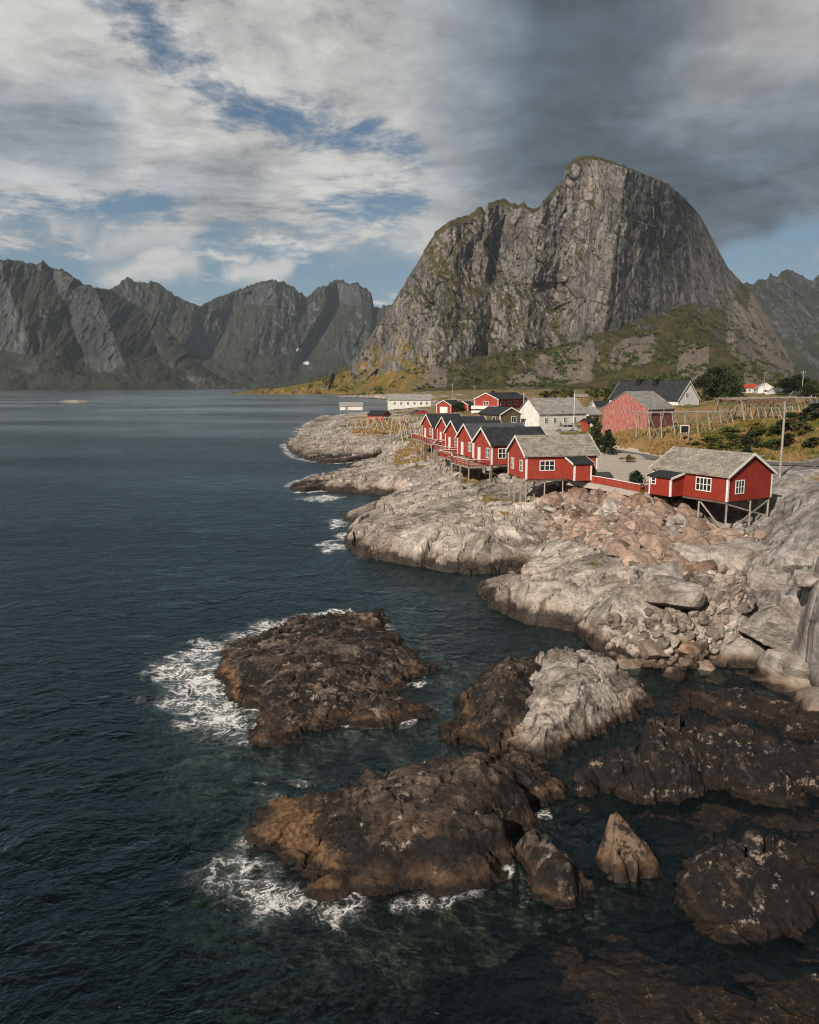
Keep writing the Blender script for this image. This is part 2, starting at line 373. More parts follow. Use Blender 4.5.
# ------------------------------------------------------------------ natural materials
def rock_mat(name, dark, mid, light, tide=1.0, weed=0.0, dirt=0.0, grass=False, crack=0.55, wob=1.6, black=0.2, topdark=0.0, rust=0.8, bumpk=0.8, patch=0.0, con=(0.50, 0.90), toned=True, algae=0.0, barn=0.0, ochre=False, under=(0.10, 0.105, 0.075)):
    m, nt, out = new_mat(name)
    pos = nt.node('ShaderNodeNewGeometry').outputs['Position']
    x, y, z = nt.sep(pos)
    wn = nt.node('ShaderNodeTexNoise'); nt._set(wn.inputs['Vector'], pos); wn.inputs['Scale'].default_value = 0.35; wn.inputs['Detail'].default_value = 4
    wv = nt.vmath('ADD', pos, nt.scale(nt.vmath('SUBTRACT', wn.outputs[1], (0.5, 0.5, 0.5)), (2.6, 2.6, 2.6)))
    n1 = nt.noise(pos, 0.16, 6, 0.6); n2 = nt.noise(wv, 0.9, 9, 0.68); n3 = nt.noise(pos, 4.5, 6, 0.72); n4 = nt.noise(wv, 0.42, 5, 0.6)
    t = nt.add(nt.add(nt.mul(n1, 0.42), nt.mul(n2, 0.62)), nt.mul(n3, 0.34))
    col = nt.ramp(nt.smooth(t, *con), [(0.0, dark), (0.42, mid), (1.0, light)])
    col = nt.mix(nt.smooth(n4, 0.5, 0.66, 0.0, 0.5), col, nt.mix(0.5, col, (0.34, 0.20, 0.13)))       # rusty tone
    sn = nt.noise(nt.scale(wv, (0.30, 0.18, 2.4)), 1.0, 5, 0.6)
    strat = nt.smooth(nt.math('ABSOLUTE', nt.sub(sn, 0.5)), 0.0, 0.035, 1.0-crack*0.5, 1.0)
    cr = strat
    tone = nt.attr('tone') if toned else nt.noise(pos, 0.8, 3, 0.6)
    if patch: col = nt.mix(nt.mul(nt.smooth(n4, 0.36, 0.50, 1.0, 0.0), patch), col, light)
    tv = nt.smooth(tone, 0.1, 0.9, 0.55, 1.35)
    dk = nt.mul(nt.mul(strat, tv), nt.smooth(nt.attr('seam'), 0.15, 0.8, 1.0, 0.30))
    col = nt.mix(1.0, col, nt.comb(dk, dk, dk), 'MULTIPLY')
    spots = nt.smooth(nt.noise(pos, 2.3, 7, 0.7), 0.56, 0.68)
    if dirt: col = nt.mix(nt.mul(spots, dirt), col, (0.030, 0.025, 0.020))
    if topdark: col = nt.mix(nt.mul(nt.smooth(n2, 0.34, 0.60), topdark), col, (0.034, 0.030, 0.027))
    if algae:      # black algae, pale barnacle crust and ochre weed in sharp-edged patches
        nA = nt.noise(wv, 0.75, 10, 0.74); nB = nt.noise(pos, 1.25, 10, 0.76); nC = nt.noise(wv, 1.9, 8, 0.72)
        low = nt.smooth(z, 0.2, 2.2, 0.10, -0.03)
        mA = nt.smooth(nt.add(nA, low), 0.60-algae*0.2, 0.64-algae*0.2)
        col = nt.mix(nt.mul(mA, 0.9), col, nt.mix(nt.smooth(n3, 0.45, 0.7), (0.007, 0.006, 0.006), (0.026, 0.020, 0.017)))
        mB = nt.smooth(nB, 0.66-barn*0.2, 0.70-barn*0.2)
        col = nt.mix(nt.mul(mB, 0.8), col, nt.mix(nt.smooth(n3, 0.4, 0.65), (0.24, 0.175, 0.125), (0.48, 0.41, 0.345)))
    if ochre: col = nt.mix(nt.smooth(nt.add(nt.attr('ochre'), nt.mul(nt.sub(n2, 0.5), 1.6)), 0.35, 0.7, 0.0, 0.85), col, nt.mix(nt.smooth(n3, 0.4, 0.65), (0.085, 0.045, 0.022), (0.30, 0.165, 0.080)))
    # tide stains: rust-brown band, black band, wet foot
    zz = nt.add(nt.sub(z, nt.mul(nt.sub(n4, 0.5), wob*tide)), nt.mul(nt.sub(n2, 0.5), -1.3*tide))
    rb = nt.mul(nt.smooth(zz, 0.45*tide, 1.5*tide, rust, 0.0), nt.smooth(n1, 0.36, 0.58, 0.35, 1.0))
    col = nt.mix(rb, col, nt.mix(nt.smooth(n2, 0.36, 0.66), (0.045, 0.028, 0.017), (0.24, 0.135, 0.072)))
    if weed:
        wd = nt.mul(nt.smooth(nt.noise(wv, 0.8, 7, 0.7), 0.45, 0.54), nt.smooth(zz, 0.25*tide, 0.9*tide, weed, 0.0))
        col = nt.mix(wd, col, nt.mix(nt.smooth(n3, 0.46, 0.66), (0.014, 0.009, 0.005), (0.15, 0.070, 0.012)))
    wet = nt.smooth(zz, black*tide, (black+0.35)*tide, 1.0, 0.0)
    col = nt.mix(nt.mul(wet, 0.88), col, nt.mix(nt.smooth(n3, 0.45, 0.7), (0.009, 0.007, 0.006), (0.036, 0.023, 0.014)))
    un = nt.smooth(z, -0.30, 0.05, 1.0, 0.0)
    col = nt.mix(un, col, nt.mix(nt.smooth(n2, 0.42, 0.62), tuple(v*0.12 for v in under), under))
    rough = nt.smooth(wet, 0.0, 1.0, 0.85, 0.36)
    h = nt.add(nt.add(nt.mul(n2, 0.95), nt.mul(n3, 0.42)), nt.mul(cr, 0.16))
    if grass:
        col = nt.mix(nt.mul(nt.attr('grey'), 0.75), col, nt.mix(1.0, col, (0.66, 0.72, 0.78), 'MULTIPLY'))
        ga = nt.attr('grass')
        gm = nt.smooth(nt.add(ga, nt.mul(nt.sub(n2, 0.5), 1.1)), 0.42, 0.58)
        gn = nt.noise(pos, 0.12, 6, 0.65); gf = nt.noise(pos, 3.0, 5, 0.7)
        gc = nt.ramp(nt.smooth(nt.add(nt.mul(gn, 0.8), nt.mul(gf, 0.35)), 0.35, 0.8), [(0, (0.045, 0.055, 0.018)), (0.38, (0.125, 0.115, 0.032)), (0.6, (0.22, 0.140, 0.055)), (1, (0.30, 0.185, 0.080))])
        col = nt.mix(gm, col, gc)
        gr = nt.attr('gravel'); gcol = nt.mix(nt.smooth(gf, 0.3, 0.7), (0.36, 0.31, 0.26), (0.50, 0.44, 0.38))
        col = nt.mix(nt.smooth(nt.add(gr, nt.mul(nt.sub(n2, 0.5), 0.3)), 0.45, 0.6), col, gcol)
    nb = nt.bump(h, bumpk, 0.32)
    bsdf(nt, out, col, rough, nb, 0.35); return m
M = {}
M['shore'] = rock_mat('shore_rock', (0.13, 0.110, 0.095), (0.36, 0.312, 0.272), (0.54, 0.485, 0.43), tide=1.25, grass=True, weed=0.8, crack=0.6, bumpk=0.7, black=0.55, rust=0.9)
M['reef'] = rock_mat('reef_rock', (0.011, 0.009, 0.008), (0.085, 0.064, 0.052), (0.34, 0.27, 0.22), tide=0.45, weed=1.0, dirt=0.3, topdark=0.2, algae=0.35, barn=0.45, ochre=True, rust=0.7, patch=0.32, con=(0.56, 0.90), black=0.4, bumpk=1.0, under=(0.36, 0.36, 0.28))
M['reef_rust'] = rock_mat('rusty_reef_rock', (0.010, 0.008, 0.007), (0.066, 0.047, 0.035), (0.27, 0.20, 0.15), tide=0.55, weed=0.95, dirt=0.3, topdark=0.3, algae=0.45, barn=0.36, ochre=True, rust=0.9, patch=0.2, con=(0.56, 0.92), black=0.35, bumpk=1.0, under=(0.26, 0.25, 0.18))
M['pale'] = rock_mat('pale_rock', (0.06, 0.050, 0.043), (0.35, 0.30, 0.26), (0.54, 0.485, 0.43), tide=0.7, weed=0.7, crack=0.6, black=0.35, bumpk=0.9)
M['boulder'] = rock_mat('grey_boulder_rock', (0.10, 0.088, 0.078), (0.34, 0.30, 0.265), (0.50, 0.455, 0.41), tide=0.7, weed=0.5, crack=0.6, toned=False, black=0.3)
M['stones'] = rock_mat('loose_stone_rock', (0.10, 0.082, 0.070), (0.33, 0.275, 0.235), (0.50, 0.44, 0.39), tide=0.7, weed=0.5, crack=0.3)
M['black_reef'] = rock_mat('black_reef_rock', (0.008, 0.007, 0.007), (0.025, 0.020, 0.018), (0.30, 0.24, 0.195), tide=0.35, weed=0.9, dirt=0.4, topdark=0.3, algae=0.58, barn=0.46, rust=0.22, patch=0.34, con=(0.58, 0.95), black=0.5, bumpk=1.0, under=(0.022, 0.019, 0.015))
M['awash'] = rock_mat('awash_rock', (0.007, 0.006, 0.006), (0.016, 0.014, 0.012), (0.12, 0.10, 0.08), tide=0.3, weed=0.9, algae=0.66, barn=0.36, rust=0.0, con=(0.60, 0.98), black=0.3, bumpk=1.0, under=(0.014, 0.012, 0.009))
M['brown_rock'] = rock_mat('brown_smooth_rock', (0.050, 0.034, 0.025), (0.14, 0.092, 0.062), (0.25, 0.17, 0.118), under=(0.03, 0.027, 0.02), algae=0.25, barn=0.15, tide=0.8, weed=0.5, crack=0.15, black=0.3, rust=0.7, bumpk=0.5)
def boulder_mat(name, c0, c1):
    m, nt, out = new_mat(name)
    tc = nt.node('ShaderNodeTexCoord').outputs['Object']; oi = nt.node('ShaderNodeObjectInfo').outputs['Random']
    p = nt.vmath('ADD', tc, nt.comb(nt.mul(oi, 40.0), 0.0, 0.0))
    n = nt.noise(p, 1.6, 8, 0.68); f = nt.noise(p, 9.0, 5, 0.7)
    col = nt.mix(nt.smooth(nt.add(n, nt.mul(f, 0.3)), 0.45, 0.85), c0, c1)
    v = nt.smooth(oi, 0.0, 1.0, 0.78, 1.15)
    col = nt.mix(1.0, col, nt.comb(v, v, v), 'MULTIPLY')
    bsdf(nt, out, col, 0.85, nt.bump(nt.add(n, nt.mul(f, 0.3)), 0.6, 0.12), 0.3); return m
M['b_pink'] = boulder_mat('pink_granite', (0.17, 0.122, 0.096), (0.43, 0.31, 0.245))
M['b_grey'] = boulder_mat('grey_granite', (0.17, 0.150, 0.135), (0.46, 0.41, 0.365))
M['b_rust'] = boulder_mat('rusty_granite', (0.11, 0.074, 0.055), (0.34, 0.215, 0.15))
M['b_brown'] = boulder_mat('brown_granite', (0.12, 0.088, 0.068), (0.30, 0.225, 0.175))
def mountain_mat(name, rock_d, rock_l, veg_d, veg_l, sc=1.0, vegbias=0.0, talus=True, warm=0.35, streak=1.0):
    m, nt, out = new_mat(name)
    g = nt.node('ShaderNodeNewGeometry'); pos = nt.scale(g.outputs['Position'], (sc, sc, sc)); nz = nt.sep(g.outputs['True Normal'])[2]
    nrm = nt.sep(g.outputs['Normal'])[2]
    wn = nt.node('ShaderNodeTexNoise'); nt._set(wn.inputs['Vector'], pos); wn.inputs['Scale'].default_value = 0.012; wn.inputs['Detail'].default_value = 5
    wv = nt.vmath('ADD', pos, nt.scale(nt.vmath('SUBTRACT', wn.outputs[1], (0.5, 0.5, 0.5)), (50, 50, 50)))
    big = nt.noise(wv, 0.009, 7, 0.6)
    st = nt.noise(nt.scale(wv, (1, 1, 0.16)), 0.045, 9, 0.66)
    st2 = nt.noise(nt.scale(wv, (1, 1, 0.22)), 0.22, 7, 0.68)
    fine = nt.noise(pos, 0.16, 8, 0.7)
    diag = nt.noise(nt.scale(nt.vmath('ADD', wv, nt.comb(0.0, 0.0, nt.mul(nt.sep(wv)[0], 0.9))), (0.3, 0.3, 1.0)), 0.05, 6, 0.62)
    t = nt.add(nt.add(nt.mul(st, 0.42), nt.mul(st2, 0.25)), nt.add(nt.mul(big, 0.30), nt.mul(fine, 0.18)))
    col = nt.mix(nt.smooth(t, 0.40, 0.78), rock_d, rock_l)
    col = nt.mix(nt.mul(nt.smooth(big, 0.52, 0.68), warm), col, nt.mix(0.5, col, (0.34, 0.225, 0.17)))
    ck = nt.mul(nt.smooth(nt.math('ABSOLUTE', nt.sub(st, 0.5)), 0.0, 0.03, 1-0.6*streak, 1.0), nt.smooth(nt.math('ABSOLUTE', nt.sub(diag, 0.5)), 0.0, 0.03, 1-0.45*streak, 1.0))
    stain = nt.smooth(st2, 0.54, 0.66, 1.0, 0.55)
    bc = nt.noise(nt.scale(wv, (1, 1, 0.10)), 0.020, 4, 0.55); ck = nt.mul(ck, nt.smooth(nt.math('ABSOLUTE', nt.sub(bc, 0.5)), 0.0, 0.022, 1-0.6*streak, 1.0))
    ck = nt.mul(ck, stain)
    col = nt.mix(1.0, col, nt.comb(ck, ck, ck), 'MULTIPLY')
    vn = nt.add(nt.add(nt.mul(nt.sub(big, 0.5), 0.9), nt.mul(nt.sub(fine, 0.5), 0.9)), nt.mul(nt.sub(st, 0.5), 0.8))
    veg = nt.smooth(nt.add(nt.add(nrm, vn), vegbias), 0.44, 0.60)
    vc = nt.mix(nt.smooth(nt.noise(pos, 0.03, 7, 0.7), 0.35, 0.65), veg_d, veg_l)
    vc = nt.mix(nt.smooth(nt.noise(pos, 0.3, 4, 0.7), 0.45, 0.62, 0.0, 0.6), vc, (0.03, 0.034, 0.012))
    col = nt.mix(veg, col, vc)
    if talus:
        ta = nt.attr('talus')
        tm = nt.smooth(nt.add(ta, nt.mul(nt.sub(nt.noise(wv, 0.03, 6, 0.65), 0.5), 1.2)), 0.5, 0.64)
        col = nt.mix(tm, col, nt.mix(nt.smooth(fine, 0.35, 0.7), (0.14, 0.113, 0.090), (0.25, 0.212, 0.175)))
        og = nt.attr('gold')
        col = nt.mix(nt.mul(nt.smooth(nt.add(og, nt.mul(nt.sub(fine, 0.5), 0.9)), 0.4, 0.62), veg), col, nt.mix(nt.smooth(st, 0.35, 0.62), (0.12, 0.115, 0.022), (0.27, 0.165, 0.045)))
        sn = nt.attr('snow'); col = nt.mix(nt.smooth(nt.add(sn, nt.mul(nt.sub(fine, 0.5), 0.5)), 0.5, 0.6), col, (0.55, 0.56, 0.58))
    h = nt.add(nt.add(nt.mul(st2, 5.0), nt.mul(fine, 3.0)), nt.mul(ck, 1.5))
    bsdf(nt, out, col, 0.95, nt.bump(h, 0.8, 1.3), 0.15); return m
M['mount'] = mountain_mat('mountain_rock', (0.065, 0.057, 0.051), (0.44, 0.41, 0.385), (0.038, 0.044, 0.015), (0.130, 0.105, 0.033), warm=0.5, vegbias=-0.05)
M['range_bare'] = mountain_mat('bare_range_rock', (0.036, 0.038, 0.042), (0.19, 0.19, 0.195), (0.020, 0.024, 0.014), (0.045, 0.045, 0.027), sc=0.42, vegbias=-0.16, warm=0.0)
M['range'] = mountain_mat('range_rock', (0.026, 0.027, 0.030), (0.165, 0.165, 0.168), (0.019, 0.022, 0.016), (0.042, 0.043, 0.030), sc=0.42, vegbias=-0.04, warm=0.1)  # cloud shade over these ranges is put into the colour as darker albedo
def water_mat():
    m, nt, out = new_mat('sea_water')
    pos = nt.node('ShaderNodeNewGeometry').outputs['Position']; foam = nt.attr('foam'); dist = nt.attr('far')
    rp = nt.scale(pos, (1.0, 1.15, 1.0))
    w1 = nt.noise(rp, 0.38, 4, 0.55, 0.5); w2 = nt.noise(rp, 1.5, 4, 0.62, 0.4); w3 = nt.noise(rp, 0.07, 3, 0.5)
    h = nt.add(nt.add(nt.mul(w1, 0.9), nt.mul(w2, 0.38)), nt.mul(w3, 0.8))
    calm = nt.smooth(nt.sep(pos)[1], 60.0, 500.0, 1.0, 0.5)
    nb = nt.bump(nt.mul(h, calm), 0.9, 0.75)
    gust = nt.noise(nt.scale(pos, (0.35, 1.0, 1.0)), 0.012, 5, 0.6)
    gl = nt.node('ShaderNodeBsdfGlossy'); nt._set(gl.inputs['Color'], nt.mix(nt.smooth(nt.sep(pos)[1], 60.0, 400.0), (0.66, 0.88, 1.0), (0.86, 0.96, 1.0))); nt._set(gl.inputs['Roughness'], nt.smooth(gust, 0.3, 0.7, 0.10, 0.24)); nt._set(gl.inputs['Normal'], nb)
    tr = nt.node('ShaderNodeBsdfTransparent'); tr.inputs[0].default_value = (0.86, 0.95, 0.95, 1)
    df = nt.node('ShaderNodeBsdfDiffuse'); df.inputs[0].default_value = (0.004, 0.012, 0.020, 1)
    body = nt.node('ShaderNodeMixShader'); body.inputs[0].default_value = 0.14
    nt.l.new(tr.outputs[0], body.inputs[1]); nt.l.new(df.outputs[0], body.inputs[2])
    fr = nt.node('ShaderNodeFresnel'); fr.inputs[0].default_value = 1.37; nt._set(fr.inputs['Normal'], nb)
    ms = nt.node('ShaderNodeMixShader'); nt._set(ms.inputs[0], nt.mn(fr.outputs[0], 0.92))
    nt.l.new(body.outputs[0], ms.inputs[1]); nt.l.new(gl.outputs[0], ms.inputs[2])
    # foam: lace thinning out from the rocks
    wn = nt.node('ShaderNodeTexNoise'); nt._set(wn.inputs['Vector'], pos); wn.inputs['Scale'].default_value = 0.55; wn.inputs['Detail'].default_value = 6; wn.inputs['Roughness'].default_value = 0.65
    wv = nt.vmath('ADD', pos, nt.scale(nt.vmath('SUBTRACT', wn.outputs[1], (0.5, 0.5, 0.5)), (3.2, 3.2, 0)))
    wv = nt.scale(wv, (1.0, 0.75, 1.0))
    e1 = nt.voro(wv, 1.05); e2 = nt.voro(wv, 2.7); fn = nt.noise(wv, 0.7, 7, 0.66); ff = nt.noise(pos, 6.0, 4, 0.6)
    f = nt.mul(foam, nt.smooth(fn, 0.30, 0.66, 0.12, 1.25))
    lace = nt.mx(nt.smooth(nt.sub(e1, nt.mul(f, 0.13)), -0.02, 0.035, 1.0, 0.0), nt.smooth(nt.sub(e2, nt.mul(f, 0.15)), -0.03, 0.03, 0.85, 0.0))
    fm = nt.mul(nt.mul(lace, nt.smooth(f, 0.06, 0.40)), nt.smooth(ff, 0.28, 0.62, 0.35, 1.0))
    fm = nt.mn(nt.mx(fm, nt.mx(nt.mul(nt.smooth(f, 0.05, 0.8), 0.17), nt.mul(nt.smooth(f, 0.98, 1.25), 0.6))), 1.0)
    fd = nt.node('ShaderNodeBsdfDiffuse'); fd.inputs[0].default_value = (0.80, 0.80, 0.79, 1)
    m2 = nt.node('ShaderNodeMixShader'); nt._set(m2.inputs[0], fm)
    nt.l.new(ms.outputs[0], m2.inputs[1]); nt.l.new(fd.outputs[0], m2.inputs[2])
    nt.l.new(m2.outputs[0], out.inputs[0])
    va = nt.node('ShaderNodeVolumeAbsorption'); va.inputs[0].default_value = (0.66, 0.72, 0.69, 1); va.inputs[1].default_value = 0.58
    nt.l.new(va.outputs[0], out.inputs[1])
    return m
M['water'] = water_mat()
def seabed_mat():
    m, nt, out = new_mat('seabed')
    pos = nt.node('ShaderNodeNewGeometry').outputs['Position']
    n = nt.noise(pos, 0.5, 8, 0.65); f = nt.noise(pos, 2.5, 5, 0.7)
    col = nt.ramp(nt.smooth(nt.add(n, nt.mul(f, 0.25)), 0.45, 0.85), [(0, (0.008, 0.009, 0.007)), (0.55, (0.022, 0.021, 0.015)), (0.8, (0.05, 0.046, 0.030)), (1, (0.20, 0.165, 0.09))])
    bsdf(nt, out, col, 0.9, nt.bump(n, 0.5, 0.3), 0.1); return m
M['seabed'] = seabed_mat()

# ------------------------------------------------------------------ the shore: heights through points read off the photograph
COAST = [P(x, y, 0)[:2] for x, y in [
    (292, 440), (286, 447), (294, 455), (307, 460), (325, 463), (345, 463), (366, 459), (384, 457), (372, 463), (345, 471), (318, 479), (300, 483), (290, 488),
    (304, 492), (321, 490), (345, 493), (372, 494), (392, 496), (383, 502), (362, 511), (343, 519), (352, 523), (366, 527), (352, 531), (345, 539),
    (349, 553), (368, 558), (391, 562), (424, 568), (450, 573), (475, 575), (500, 573), (514, 575), (497, 579), (478, 586), (476, 594), (488, 606), (505, 615), (525, 623), (550, 628), (572, 632),
    (590, 647), (610, 656), (635, 663), (655, 669), (683, 669), (705, 664), (725, 661), (750, 656), (770, 655), (779, 668), (790, 680), (806, 690), (825, 705), (850, 735), (900, 770), (1100, 800)]]
COAST += [(60, 30), (130, 30), (900, 600), (900, 1300), (-250, 1300), (-150, 1180), (-40, 1000), (-5, 800), (-12, 620), (-9, 500), (-12, 455), (-30, 470), (-47, 440), (-47, 380), (-44, 320), (-38, 270)]
CTRL = [(*p, 0.0) for p in COAST[:52]]+[(*p, 0.0) for p in COAST[-9:]]
CTRL += [P(*q) for q in [
    (300, 440, 1.6), (318, 428, 3.2), (345, 426, 3.8), (345, 445, 2.4), (380, 438, 4.2), (402, 428, 5.2), (365, 418, 4.6), (378, 450, 1.8), (412, 443, 4.6), (320, 450, 1.4),
    (330, 484, 0.8), (360, 478, 2.0), (400, 466, 3.2), (430, 452, 4.6), (395, 482, 2.2), (425, 468, 3.6),
    (395, 512, 2.0), (420, 492, 3.2), (470, 495, 4.3), (430, 528, 3.0), (385, 535, 2.2), (480, 535, 3.2), (520, 528, 3.0), (440, 555, 1.7), (500, 560, 1.4), (540, 522, 3.2), (450, 472, 4.6), (490, 482, 5.0), (370, 545, 1.6), (475, 560, 1.6), (410, 545, 2.2), (360, 522, 1.2),
    (548, 548, 1.0), (525, 562, 0.7), (575, 545, 2.6),
    (565, 565, 2.9), (605, 575, 3.3), (530, 588, 2.2), (500, 595, 1.3), (645, 600, 3.2), (600, 625, 1.7), (560, 610, 2.2), (690, 600, 3.0), (655, 645, 1.2), (700, 640, 1.1), (745, 620, 2.4), (620, 600, 3.2), (630, 640, 1.6), (585, 640, 0.9),
    (560, 508, 4.4), (600, 498, 5.5), (650, 508, 5.4), (690, 522, 4.4), (720, 538, 3.5), (640, 558, 3.7), (575, 530, 3.6), (700, 570, 3.2), (535, 500, 3.6), (610, 535, 4.2), (735, 575, 3.0),
    (727, 536, 2.9), (768, 514, 4.8), (711, 516, 4.4), (700, 500, 5.8), (745, 550, 3.6), (765, 545, 4.2),
    (772, 530, 4.6), (783, 482, 7.4), (800, 500, 7.6), (819, 520, 8.0), (790, 555, 5.4), (815, 580, 6.4), (780, 610, 3.4), (800, 640, 3.2), (819, 640, 5.2), (790, 660, 1.8), (815, 474, 8.3), (812, 680, 1.4), (845, 600, 7.5), (860, 680, 4.5), (900, 560, 9.0), (950, 650, 8.0),
    (500, 472, 5.6), (560, 479, 6.3), (600, 480, 6.6), (645, 490, 6.4), (622, 468, 6.95), (590, 458, 7.1), (660, 463, 7.3), (700, 460, 7.6), (780, 464, 8.0), (819, 462, 8.2), (900, 465, 8.6), (680, 485, 6.5),
    (640, 441, 8.8), (600, 436, 8.4), (680, 431, 10.2), (740, 427, 11.0), (800, 430, 11.0), (740, 447, 8.6), (690, 446, 8.4), (800, 450, 8.7), (620, 430, 9.2), (570, 431, 8.0), (530, 429, 8.0), (860, 430, 11.5),
    (476, 466, 4.7), (455, 456, 4.5), (440, 446, 4.9), (425, 436, 5.3), (505, 445, 7.0), (480, 438, 7.0), (455, 428, 6.6), (540, 440, 7.4), (430, 425, 6.0)]]
CTRL += [(30, 180, 8.0), (62, 210, 12), (10, 265, 7.6), (-8, 400, 5.6), (-20, 330, 4.9), (-30, 430, 3.0), (40, 300, 9), (95, 250, 14), (170, 300, 14), (60, 500, 9), (20, 620, 8), (170, 160, 12), (130, 95, 9.5), (300, 500, 15), (500, 1000, 11), (120, 900, 11), (60, 1050, 10), (200, 700, 11), (60, 750, 9), (30, 850, 9), (300, 900, 11), (800, 1200, 8), (20, 450, 7), (120, 400, 12.5), (5, 330, 6.8), (110, 180, 12.2)]
base_h = RBF(CTRL, 0.02, 10.0)
RUBBLE = [P(*q)[:2] for q in [(528, 487, 5.4), (548, 481, 6.2), (575, 481.5, 6.5), (600, 488, 6.4), (640, 497, 6.2), (676, 496, 6.3), (694, 503, 6.0), (716, 520, 4.5), (745, 530, 4.2), (762, 538, 4.4), (742, 552, 3.6), (722, 558, 3.4), (712, 572, 3.2), (688, 580, 3.1), (660, 576, 3.4), (640, 566, 3.6), (606, 545, 3.9), (582, 533, 3.8), (556, 522, 3.8), (540, 508, 3.7)]]
YARD = [P(*q)[:2] for q in [(600, 480, 6.6), (640, 488, 6.6), (650, 478, 6.8), (655, 462, 7.1), (640, 455, 7.2), (602, 452, 7.2), (586, 470, 6.9)]]
ROADC = [P(*q) for q in [(540, 441, 7.4), (575, 444, 7.3), (605, 450, 7.25), (650, 458, 7.3), (690, 459, 7.5), (735, 461, 7.8), (780, 463.5, 8.0), (840, 465, 8.3), (940, 466, 8.6)]]
def road_dist(x, y):
    d = np.full(np.shape(x), 1e9); zz = np.zeros(np.shape(x))
    for (ax, ay, az), (bx, by, bz) in zip(ROADC[:-1], ROADC[1:]):
        ex, ey = bx-ax, by-ay; t = np.clip(((x-ax)*ex+(y-ay)*ey)/(ex*ex+ey*ey), 0, 1)
        q = np.hypot(x-ax-t*ex, y-ay-t*ey); n = q < d; d = np.where(n, q, d); zz = np.where(n, az+t*(bz-az), zz)
    return d, zz
def rock_detail(x, y, amp=1.0, ang=0.5, sp=1.15, block=0.5, tone=False, fine=1.0):
    """whalebacks cut by joints into tilted slabs and broken blocks (about zero on average)"""
    ca, sa = math.cos(ang), math.sin(ang); u = x*ca+y*sa; v = -x*sa+y*ca
    wx = fbm2(x*0.30, y*0.30, 4, 0.5)*0.75; wy = fbm2(x*0.30+40, y*0.30+9, 4, 0.5)*0.75
    m = sstep(fbm2(x/9+5, y/9+3, 3), 0.40-block, 0.95-block)
    mac = fbm2((u+wx)/7.5, (v+wy)/4.0, 3, 0.45)*0.55
    a1, t1, e1 = facet2((u+wx)/5.2, (v+wy)/2.2, 3, 0.60, 0.60, 0.55, 0.045)
    a2, t2, e2 = facet2((u+wx*0.8)/1.9, (v+wy*0.8)/0.85, 9, 0.50, 0.36, 0.22, 0.07)
    a3, t3, e3 = facet2((u+wx*0.5)/0.70, (v+wy*0.5)/0.36, 17, 0.22, 0.14, 0.06, 0.10)
    n = fbm2(x*1.1, y*1.1, 6, 0.65)*0.075+fbm2(x*0.5, y*0.5, 3)*0.10+(rid2(u*1.6, v*3.0, 3, 0.55)-0.9)*0.05
    n = n*fine
    d = amp*(mac+a1*(0.45+0.55*m)+a2*(0.28+0.72*m)+a3*(0.3+0.7*m)*fine+n)
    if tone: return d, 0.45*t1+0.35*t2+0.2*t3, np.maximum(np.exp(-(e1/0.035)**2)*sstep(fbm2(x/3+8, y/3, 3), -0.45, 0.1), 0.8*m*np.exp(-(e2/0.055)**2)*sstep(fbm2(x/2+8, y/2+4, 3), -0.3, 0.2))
    return d
TONE = [None, None]
def ground_h(x, y, detail=True):
    x = np.asarray(x, float); y = np.asarray(y, float)
    s = poly_sdf(x, y, COAST); h = base_h(x, y)
    h = np.where(s < 0, np.minimum(h, 0)*0.3, np.maximum(h, 0.15))
    sp_ = np.maximum(s, 0); edge = np.where(s >= 0, 0.75*(sp_/1.6)*np.exp(1-sp_/1.6)-0.12, -0.12+np.maximum(0.62*s, -9.0))
    village = sstep(s, 9, 20)*sstep(h, 5.2, 6.8)
    rd, rz = road_dist(x, y)
    yard = sstep(poly_sdf(x, y, YARD), -1.0, 0.6)
    far = sstep(y, 230, 420)
    H = h+edge*(1-village)
    if detail:
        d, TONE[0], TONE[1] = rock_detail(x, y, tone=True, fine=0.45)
        a = (1-village)*0.95+village*0.35
        a = a*np.where(s < 0, 0.55, 1.0)
        a = a*(1-0.35*far)*(1+0.75*sstep(x/np.maximum(y, 1), 0.36, 0.46)*(y < 110))
        rub = sstep(poly_sdf(x, y, RUBBLE), -1.0, 1.5); a = a*(1-0.75*rub); H = H-0.35*rub
        nvb = fbm2(x/14, y/14, 4)*0.9*village*sstep(h, 7.4, 8.6)
        H = H+a*d+nvb
    flat_r = 1-sstep(rd, 3.0, 5.5)
    H = H*(1-flat_r)+(rz-0.12)*flat_r
    H = H*(1-yard)+np.clip(h, 6.5, 7.3)*yard
    return H, s, village, h
